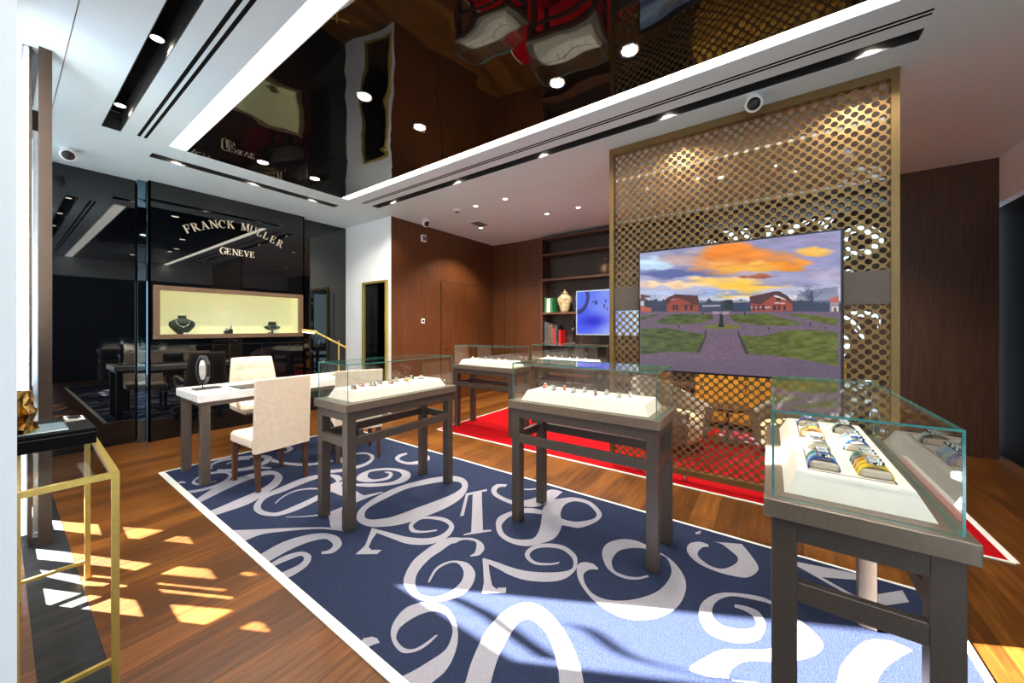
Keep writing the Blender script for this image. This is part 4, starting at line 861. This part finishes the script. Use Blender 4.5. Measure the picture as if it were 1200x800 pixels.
# ------------------------------------------------------------------ desk and what stands on it
dk = thing('marble_desk', 'desk with thick white marble top and brown frame', 'desk', (1.82, 4.53, 0))
DX0, DX1, DY0, DY1 = 1.04, 2.72, 4.19, 4.87
q = MB(); q.box(DX0, DX1, DY0, DY1, .765, .84, bev=.006); P(dk, 'desk_top', q, 'marble', world=True)
q = MB(); q.box(DX0+.03, DX1-.03, DY0+.02, DY1-.02, .725, .765); P(dk, 'apron', q, 'bronze_table', world=True)
for x in (DX0+.03, DX1-.10):
    for y in (DY0+.02, DY1-.09):
        q = MB(); q.box(x, x+.07, y, y+.07, .0088, .725, bev=.002); P(dk, 'leg', q, 'bronze_table', world=True)
# vanity mirror
mx_, my_ = 1.17, 4.55
t = thing('vanity_mirror', 'small black framed tilting mirror on the left end of the desk', 'mirror', (mx_, my_, .8405))
q = MB(); q.box(-.07, .14, -.05, .07, 0, .012, bev=.003); q.tube([(.0, 0, .01), (.0, .01, .05), (0, .0, .07)], .012, 10); P(t, 'base', q, 'plastic', True)
def octo(r, rz): return [(r*math.cos(math.pi/8+i*math.pi/4), .19+rz*math.sin(math.pi/8+i*math.pi/4)) for i in range(8)]
tl = Matrix.Rotation(math.radians(-78), 3, 'Z')
fo = lambda a, b_, c: tuple(tl @ Vector((a, c, b_)))
q = MB(); oo, ii = octo(.105, .15), octo(.085, .128)
for i in range(8):
    j = (i+1) % 8; q.prism([oo[i], oo[j], ii[j], ii[i]], -.012, .016, fn=fo)
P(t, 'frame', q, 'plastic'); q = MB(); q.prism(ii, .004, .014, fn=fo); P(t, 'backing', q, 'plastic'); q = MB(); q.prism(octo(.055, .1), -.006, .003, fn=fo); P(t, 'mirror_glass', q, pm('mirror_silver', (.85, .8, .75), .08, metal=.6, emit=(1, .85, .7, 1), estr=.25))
# writing pad
t = thing('desk_pad', 'flat black leather desk pad near the middle of the desk', 'desk pad', (1.72, 4.38, .8405)); q = MB(); q.box(-.34, .34, -.16, .16, 0, .006, bev=.002); P(t, 'mat', q, 'plastic'); q = MB(); q.box(-.34, -.30, -.15, .15, .006, .009); P(t, 'side_rail', q, 'greyc')
# desk lamp
lx = on_y(397, 440, 4.5)[0]
t = thing('desk_lamp', 'slim gold desk lamp with a long tilted arm on the marble desk', 'lamp', (lx, 4.5, .8405))
q = MB(); q.lathe([(.08, 0), (.08, .012), (.07, .016), (.008, .018)], n=28); P(t, 'base', q, 'gold', True)
q = MB(); q.tube([(0, 0, .016), (0, 0, .44)], .009, 12); P(t, 'stem', q, 'gold', True)
A = on_y(407.5, 408, 4.5); B_ = on_y(370, 389, 4.5); D_ = on_y(353.5, 387, 4.5)
q = MB(); q.tube([(A[0]-lx, 0, A[1]-.8405), (B_[0]-lx, 0, B_[1]-.8405)], .010, 10); P(t, 'arm', q, 'gold', True)
q = MB(); q.tube([(B_[0]-lx+.01, 0, B_[1]-.8405), (D_[0]-lx, 0, D_[1]-.8405)], [.015, .017], 10); hd = P(t, 'head', q, 'gold', True)
q = MB(); q.tube([(B_[0]-lx-.02, 0, B_[1]-.8405-.012), (D_[0]-lx+.012, 0, D_[1]-.8405-.014)], .008, 8); q.build('led_bar', 'led', hd)
# tray on the desk left of the pad
# ------------------------------------------------------------------ chairs
def side_chair():
    t = thing('visitor_chair', 'cream upholstered chair with dark legs at the left end of the desk', 'chair', (1.515, 3.90, 0), 0, 'cream visitor chairs')
    q = MB()
    def shell(u, v, x0, x1, y0, y1, z0, z1): pass
    q.box(-.235, .235, -.20, .27, .37, .475, bev=.022); P(t, 'seat', q, 'cream', True)
    q = MB(); v = []
    yb = lambda z: -.215-(z-.36)*.06
    n = 9
    for i in range(n):
        z = .345+(.985-.345)*i/(n-1); w_ = .237; r = .0; d = .07-.02*(i/(n-1)); y = yb(z)
        for X, Y in ((-w_+.012, y-d/2), (w_-.012, y-d/2), (w_, y-d/2+.012), (w_, y+d/2-.012), (w_-.012, y+d/2), (-w_+.012, y+d/2), (-w_, y+d/2-.012), (-w_, y-d/2+.012)): v.append((X, Y, z))
    f = [tuple(range(8))[::-1], tuple(range((n-1)*8, n*8))]
    for i in range(n-1):
        for k in range(8): k2 = (k+1) % 8; f.append((i*8+k, i*8+k2, (i+1)*8+k2, (i+1)*8+k))
    q.add(v, f); P(t, 'backrest', q, 'cream', True)
    for x in (-.205, .205):
        for y, sp in ((-.205, -.03), (.235, .0)):
            q = MB(); zt2 = .37; v = []
            for z, w_, dy in ((.0090, .016, sp), (zt2, .023, 0)):
                for a, c in ((-1, -1), (1, -1), (1, 1), (-1, 1)): v.append((x+a*w_, y+dy+c*w_, z))
            q.add(v, [(3, 2, 1, 0), (4, 5, 6, 7), (0, 1, 5, 4), (1, 2, 6, 5), (2, 3, 7, 6), (3, 0, 4, 7)]); P(t, 'leg', q, 'legwood')
    return t
ch = side_chair(); ch.rotation_euler = (0, 0, math.radians(3))
dup(ch, (2.36, 3.86, 0), math.radians(-22), 'cream upholstered chair seen through the glass case beside the desk')
t = thing('office_chair', 'cream tufted swivel chair behind the marble desk', 'chair', (1.92, 5.24, 0), math.radians(178))
# local frame: sitter faces +y, backrest at -y
q = MB()
def backf(side):
    def fn(u, v):
        w_ = .275-.05*v**1.5; x = (u-.5)*2*w_; z = .50+.56*v
        ed = max(0, 1-((abs(u-.5)*2)**6)) * max(0, 1-((abs(v-.5)*2)**6))
        tuft = .012*abs(math.cos(u*math.pi*4))*abs(math.cos(v*math.pi*3.5)) if side > 0 else 0
        y = -.27-.10*v+.08*((u-.5)*2)**2+side*(.035*ed**.5+tuft*ed); return (x, y, z-.0)
    return fn
q.grid(backf(1), 33, 29); n0 = len(q.v); q.grid(backf(-1), 33, 29)
P(t, 'backrest', q, 'cream', True)
q = MB()
for r in range(3):
    for c_ in range(4):
        u, v = (c_+.5)/4, .22+r*.27; p = backf(1)(u, v); q.lathe([(.009, 0), (.007, .005), (.001, .006)], n=10); q.v = q.v[:-30]+[(p[0]+a, p[1]+z-.002, p[2]+c) for a, c, z in q.v[-30:]]
P(t, 'button', q, 'cream', True)
q = MB(); q.box(-.26, .26, -.24, .26, .42, .52, bev=.03); P(t, 'seat', q, 'cream', True)
for s_ in (-1, 1):
    q = MB(); q.tube(catmull([(s_*.27, -.2, .62), (s_*.30, -.05, .68), (s_*.30, .12, .67), (s_*.28, .16, .55), (s_*.25, .12, .45)], 4), .018, 8); P(t, 'armrest', q, 'cream', True)
q = MB(); q.lathe([(.03, .12), (.03, .3), (.02, .3), (.02, .40), (.10, .405), (.10, .42)], n=16); P(t, 'gas_lift', q, 'plastic', True)
q = MB(); cs = []
for k in range(5):
    a = 2*math.pi*k/5+.3; e_ = (.29*math.cos(a), .29*math.sin(a)); q.tube([(0, 0, .13), (e_[0]*.6, e_[1]*.6, .115), (e_[0], e_[1], .075)], [.028, .022, .014], 8); cs.append((e_, a))
P(t, 'star_base', q, 'plastic', True)
for e_, a in cs:
    q = MB()
    for s_ in (-1, 1):
        n0 = len(q.v); q.lathe([(.012, -.008), (.028, -.008), (.028, .008), (.012, .008)], n=16)
        q.v = q.v[:n0]+[(e_[0]+x*math.cos(a)-(z+s_*.014)*math.sin(a), e_[1]+x*math.sin(a)+(z+s_*.014)*math.cos(a), .0283+.0085+y) for x, y, z in q.v[n0:]]
    P(t, 'caster', q, 'plastic', True)
# ------------------------------------------------------------------ gold framed showcase in the left foreground
NX, NY, CL, CW = .286, 2.135, 1.09, .262
GZ = on_y(138.4, 552.5, NY)[1]
gv = thing('gold_frame_console', 'narrow glass console with gold frame in the left foreground', 'console', (NX, NY, 0), math.radians(-1.45))
e = .022; q = MB(); z0 = GZ-e
q.box(-CW, 0, 0, e, z0, z0+e); q.box(-CW, 0, CL-e, CL, z0, z0+e); q.box(-CW, -CW+e, e, CL-e, z0, z0+e); q.box(-e, 0, e, CL-e, z0, z0+e)
P(gv, 'top_rim', q, 'gold')
for x in (-CW, -e):
    for y in (0, CL-e):
        q = MB(); q.box(x, x+e, y, y+e, .003, GZ-e); P(gv, 'leg', q, 'gold')
for z, y in ((on_y(140, 771, NY)[1], 0), (on_y(102, 656, NY+CL)[1], CL-e)):
    q = MB(); q.box(-CW+e, -e, y+.003, y+e-.003, z-.008, z+.008); P(gv, 'crossbar', q, 'gold')
q = MB(); q.box(-CW+e, -e, e, CL-e, GZ-.012, GZ-.004); P(gv, 'glass_top', q, 'glass')
# things on the console
zt = GZ+.001
t = thing('display_plinth', 'flat black lacquered box on the gold framed console', 'plinth', (.165, 2.98, zt)); q = MB(); q.box(-.135, .125, -.22, .23, 0, .075, bev=.003); P(t, 'box', q, 'black'); q = MB(); q.box(-.135, .125, -.2202, -.22, .055, .058); P(t, 'seam', q, 'plastic')
t = thing('tablet', 'pale glass tablet lying on the black box at the left', 'tablet', (.13, 2.93, zt+.0755)); q = MB(); q.box(-.085, .075, -.13, .1, 0, .008, bev=.002); P(t, 'body', q, 'steel'); q = MB(); q.box(-.08, .07, -.125, .095, .008, .009); P(t, 'glass_face', q, pm('pale_screen', (.25, .36, .42), .15, var=.1))
t = thing('card_stand', 'cream card with dark writing at the far end of the black box', 'card', (.245, 3.12, zt+.0755)); q = MB(); q.prism([(-.034, 0), (.034, 0), (.034, .004), (-.034, .012)], -.075, .065, fn=lambda a, b_, c: (a, c, b_)); P(t, 'card', q, 'tray_white')
q = MB()
for k in range(4): q.box(-.026, .012+.012*(k % 2), -.055+k*.028, -.044+k*.028, .006, .0125)
P(t, 'printed_line', q, 'plastic')
t = thing('sculpture', 'crinkled gold and bronze sculpture on the black box, cut by the pillar', 'sculpture', (.07, 2.86, zt+.0755))
q = MB(); rs = random.Random(4); n = 16; prof = [(.05, 0), (.06, .03), (.045, .06), (.06, .10), (.04, .14), (.05, .17), (.03, .2)]
v = [(r*(1+rs.uniform(-.28, .28))*math.cos(2*math.pi*k/n)*.7, r*(1+rs.uniform(-.28, .28))*math.sin(2*math.pi*k/n), z+rs.uniform(-.006, .006)*(z > 0)) for r, z in prof for k in range(n)]
f = [tuple(range(n))[::-1], tuple(range((len(prof)-1)*n, len(prof)*n))]+[(i*n+k, i*n+(k+1) % n, (i+1)*n+(k+1) % n, (i+1)*n+k) for i in range(len(prof)-1) for k in range(n)]
q.add(v, f); P(t, 'folded_metal', q, pm('aged_gold', (.45, .27, .07), .22, metal=1, var=.6, scale=30)); q = MB(); q.box(-.045, .045, -.06, .06, -.0002, .004); P(t, 'base', q, 'plastic')
# ------------------------------------------------------------------ wall and ceiling fittings
wy = 5.17
def plate(name, lab, cat, u, v, w, h, d, mat, extra=None):
    x, z = on_y(u, v, wy-.001); t = thing(name, lab, cat, (x, wy-.0005, z)); q = MB(); q.box(-w/2, w/2, -d, 0, -h/2, h/2, bev=.004); P(t, 'housing', q, mat)
    if extra: q = MB(); q.box(-w*extra, w*extra, -d-.003, -d, -h*extra*.8, h*extra*.8); P(t, 'face', q, 'plastic' if mat == 'white_plastic' and extra < .4 else 'grey_plate')
plate('wall_speaker', 'small white box fixed high on the wood wall', 'speaker', 495.5, 279.5, .10, .12, .05, 'white_plastic', .42)
plate('wall_control', 'small white switch with dark centre on the wood wall', 'switch', 495.5, 376, .075, .085, .012, 'white_plastic', .3)
def camera_dome(lab, x, y, aim, s=1.0):
    t = thing('security_camera', lab, 'security camera', (x, y, HC), aim, 'ceiling cameras'); q = MB()
    q.lathe([(.05*s, -.0005), (.055*s, -.012*s), (.05*s, -.02*s), (.022*s, -.022*s), (.022*s, -.035*s)], n=24); P(t, 'mount', q, 'white_plastic', True)
    R = Matrix.Rotation(math.radians(-118), 3, 'Y'); tr = lambda vs: [tuple(R @ Vector(p)+Vector((.02*s, 0, -.05*s))) for p in vs]
    q = MB(); q.lathe(catmull([(.03*s, -.03*s), (.056*s, -.01*s), (.064*s, .03*s), (.062*s, .06*s), (.052*s, .068*s)], 3), n=24); q.v = tr(q.v); P(t, 'body', q, 'white_plastic', True)
    q = MB(); q.lathe([(.046*s, .0685*s), (.036*s, .08*s), (.015*s, .086*s), (.001, .087*s)], n=24); q.v = tr(q.v); P(t, 'lens', q, 'plastic', True); return t
sp_ = on_z(887, 113, HC)
c0_ = camera_dome('white dome camera on the ceiling above the large television', sp_[0]-.02, sp_[1]+.02, math.pi*0, 1.0); c0_.rotation_euler = (0, 0, math.atan2(sp_[1], sp_[0]))
p2 = on_z(80, 174, HC); o = dup(c0_, (p2[0], p2[1], HC), math.atan2(p2[1], p2[0]), 'white dome camera on the ceiling at the far left beside the black wall')
p3 = on_z(496, 258, HC); o = dup(c0_, (p3[0], p3[1]-.06, HC), math.atan2(p3[1], p3[0])+.5, 'white dome camera on the ceiling by the wood wall')
# smoke detector, vent
p = on_z(535.6, 245.5, HC); t = thing('smoke_detector', 'round white smoke detector on the ceiling near the wood wall', 'smoke detector', (p[0], p[1], HC)); q = MB(); q.lathe([(.055, -.0005), (.06, -.015), (.05, -.03)], n=24); P(t, 'base', q, 'white_plastic', True); q = MB(); q.lathe([(.03, -.03), (.03, -.042), (.01, -.046)], n=20); P(t, 'sensor', q, 'grey_plate', True)
p = on_z(562, 262, HC); t = thing('ceiling_vent', 'small square grille in the ceiling before the back wall', 'vent', (p[0], p[1], HC)); q = MB()
q.box(-.16, .16, -.11, .11, -.006, -.0005); P(t, 'frame', q, 'ceiling'); q = MB()
for k in range(6): q.box(-.14, .14, -.085+k*.032, -.068+k*.032, -.012, -.006)
P(t, 'slat', q, 'grey_plate')
def spot(parent, loc, energy, size, blend=.6, col=(1, .85, .66), rad=.03):
    l = bpy.data.lights.new('lamp_light', 'SPOT'); l.energy = energy; l.spot_size = math.radians(size); l.spot_blend = blend; l.color = col; l.shadow_soft_size = rad
    o = bpy.data.objects.new('lamp_light', l); C.objects.link(o); o.location = loc; o.parent = parent; return o
def downlight(lab, x, y, r, grp, energy, size, mat, col=(1, .85, .66), z=HC):
    t = thing('downlight', lab, 'ceiling light', (x, y, z), 0, grp); q = MB(); q.lathe([(r, -.0035), (r*1.12, -.007), (r*1.25, -.006), (r*1.28, -.003)], n=24); q.f = q.f[:-2]; q.m = q.m[:-2]; P(t, 'trim_ring', q, 'chrome', True)
    q = MB(); q.lathe([(r*1.02, -.0032), (r*.5, -.005), (.001, -.005)], n=24); P(t, 'lens', q, mat, True)
    spot(t, (0, 0, -.03), energy, size, col=col); return t
mpos = [((427,113), 'above the case by the desk, left'), ((492,149), 'above the case by the desk, right'), ((653,97), 'above the middle case, left'), ((738,59), 'above the middle case, right'), ((308,190), 'above the desk, left'), ((369,209), 'above the desk, right')]
for (u, v), d in mpos:
    x, y = on_z(u, v, HC); downlight('round lamp in the black ceiling '+d, x, y, .05, 'lamps in the black ceiling', 100, 75, 'lamp')
x, y = 2.0, -.2; downlight('round lamp in the black ceiling above the right foreground case', x, y, .05, 'lamps in the black ceiling', 90, 70, 'lamp')
sp2 = [((563.5,267), 'over the back wall corner'), ((557.5,241.5), 'nearest the smoke detector'), ((592,233), 'between the wood wall and the screen'), ((641,250.5), 'before the wall shelves'), ((677.5,243), 'nearest the lattice, before the shelves'), ((844.7,207.7), 'seen through the lattice, left one'), ((911.5,193.5), 'seen through the lattice, right one')]
for (u, v), d in sp2:
    x, y = on_z(u, v, HC); downlight('small recessed ceiling lamp '+d, x, y, .032, 'small lamps in the white ceiling', 200, 120, 'lamp_soft', (1, .88, .74))
# adjustable spots in the channels
chs = [(3.38, y, 'right channel', 'along the screen') for y in (4.635, 3.31, 2.03, .755, -.55)]+[(x, 5.42, 'far channel', 'before the lettered wall') for x in (1.19, 1.94, 2.697)]+[(.617, y, 'left channel', 'near the shop window') for y in (4.59, 3.327, 2.06, .79, -.48)]  # last two of the left channel are unseen, added to brighten the pier
cn = {}
first = None
for x, y, chn, where in chs:
    y = 5.44 if chn[0] == 'f' else y
    cn[chn] = cn.get(chn, 0)+1
    lab = 'recessed spotlight in the %s %s, %s from its far end' % (chn, where, ords[cn[chn]-1])
    if first is None:
        t = thing('channel_spotlight', lab, 'spotlight', (x, y, HC), 0, 'spotlights in the black channels'); first = t
        q = MB(); q.lathe([(.034, .066), (.040, .068), (.042, .14), (.03, .15), (.012, .17)], n=20); P(t, 'housing', q, 'black', True)
        q = MB(); q.lathe([(.034, .064), (.02, .062), (.001, .061)], n=20); P(t, 'lens', q, 'lamp', True)
        spot(t, (0, 0, .056), 62, 138, .5, col=(1, .92, .80), rad=.02)
    else: dup(first, (x, y, HC), 0, lab)
# ------------------------------------------------------------------ lights: sun, sky, niche
sun = bpy.data.lights.new('sun', 'SUN'); sun.energy = 155; sun.angle = math.radians(.6); sun.color = (1, .94, .84)
so = bpy.data.objects.new('sun', sun); C.objects.link(so); so.rotation_euler = SD.to_track_quat('-Z', 'Y').to_euler()
W = bpy.data.worlds.new('sky'); bpy.context.scene.world = W; W.use_nodes = True
bg = W.node_tree.nodes['Background']; bg.inputs[0].default_value = (.72, .87, 1, 1); bg.inputs[1].default_value = 4.5
# ------------------------------------------------------------------ camera
cam = bpy.data.cameras.new('camera'); co = bpy.data.objects.new('camera', cam); C.objects.link(co)
cam.sensor_width = 36; cam.lens = 36*FPX/1200; cam.shift_y = -(400-HOR)/1200; cam.clip_start = .02
co.location = (0, 0, EYE); co.rotation_euler = (math.pi/2, 0, YAW-math.pi/2)
S = bpy.context.scene; S.camera = co
S.view_settings.view_transform = 'Standard'; S.view_settings.look = 'None'; S.view_settings.gamma = 1; S.view_settings.exposure = .2; S.view_settings.use_curve_mapping = False
S.cycles.max_bounces = 10; S.cycles.diffuse_bounces = 5; S.cycles.glossy_bounces = 5; S.cycles.transparent_max_bounces = 40; S.cycles.sample_clamp_indirect = 6; S.cycles.use_denoising = True
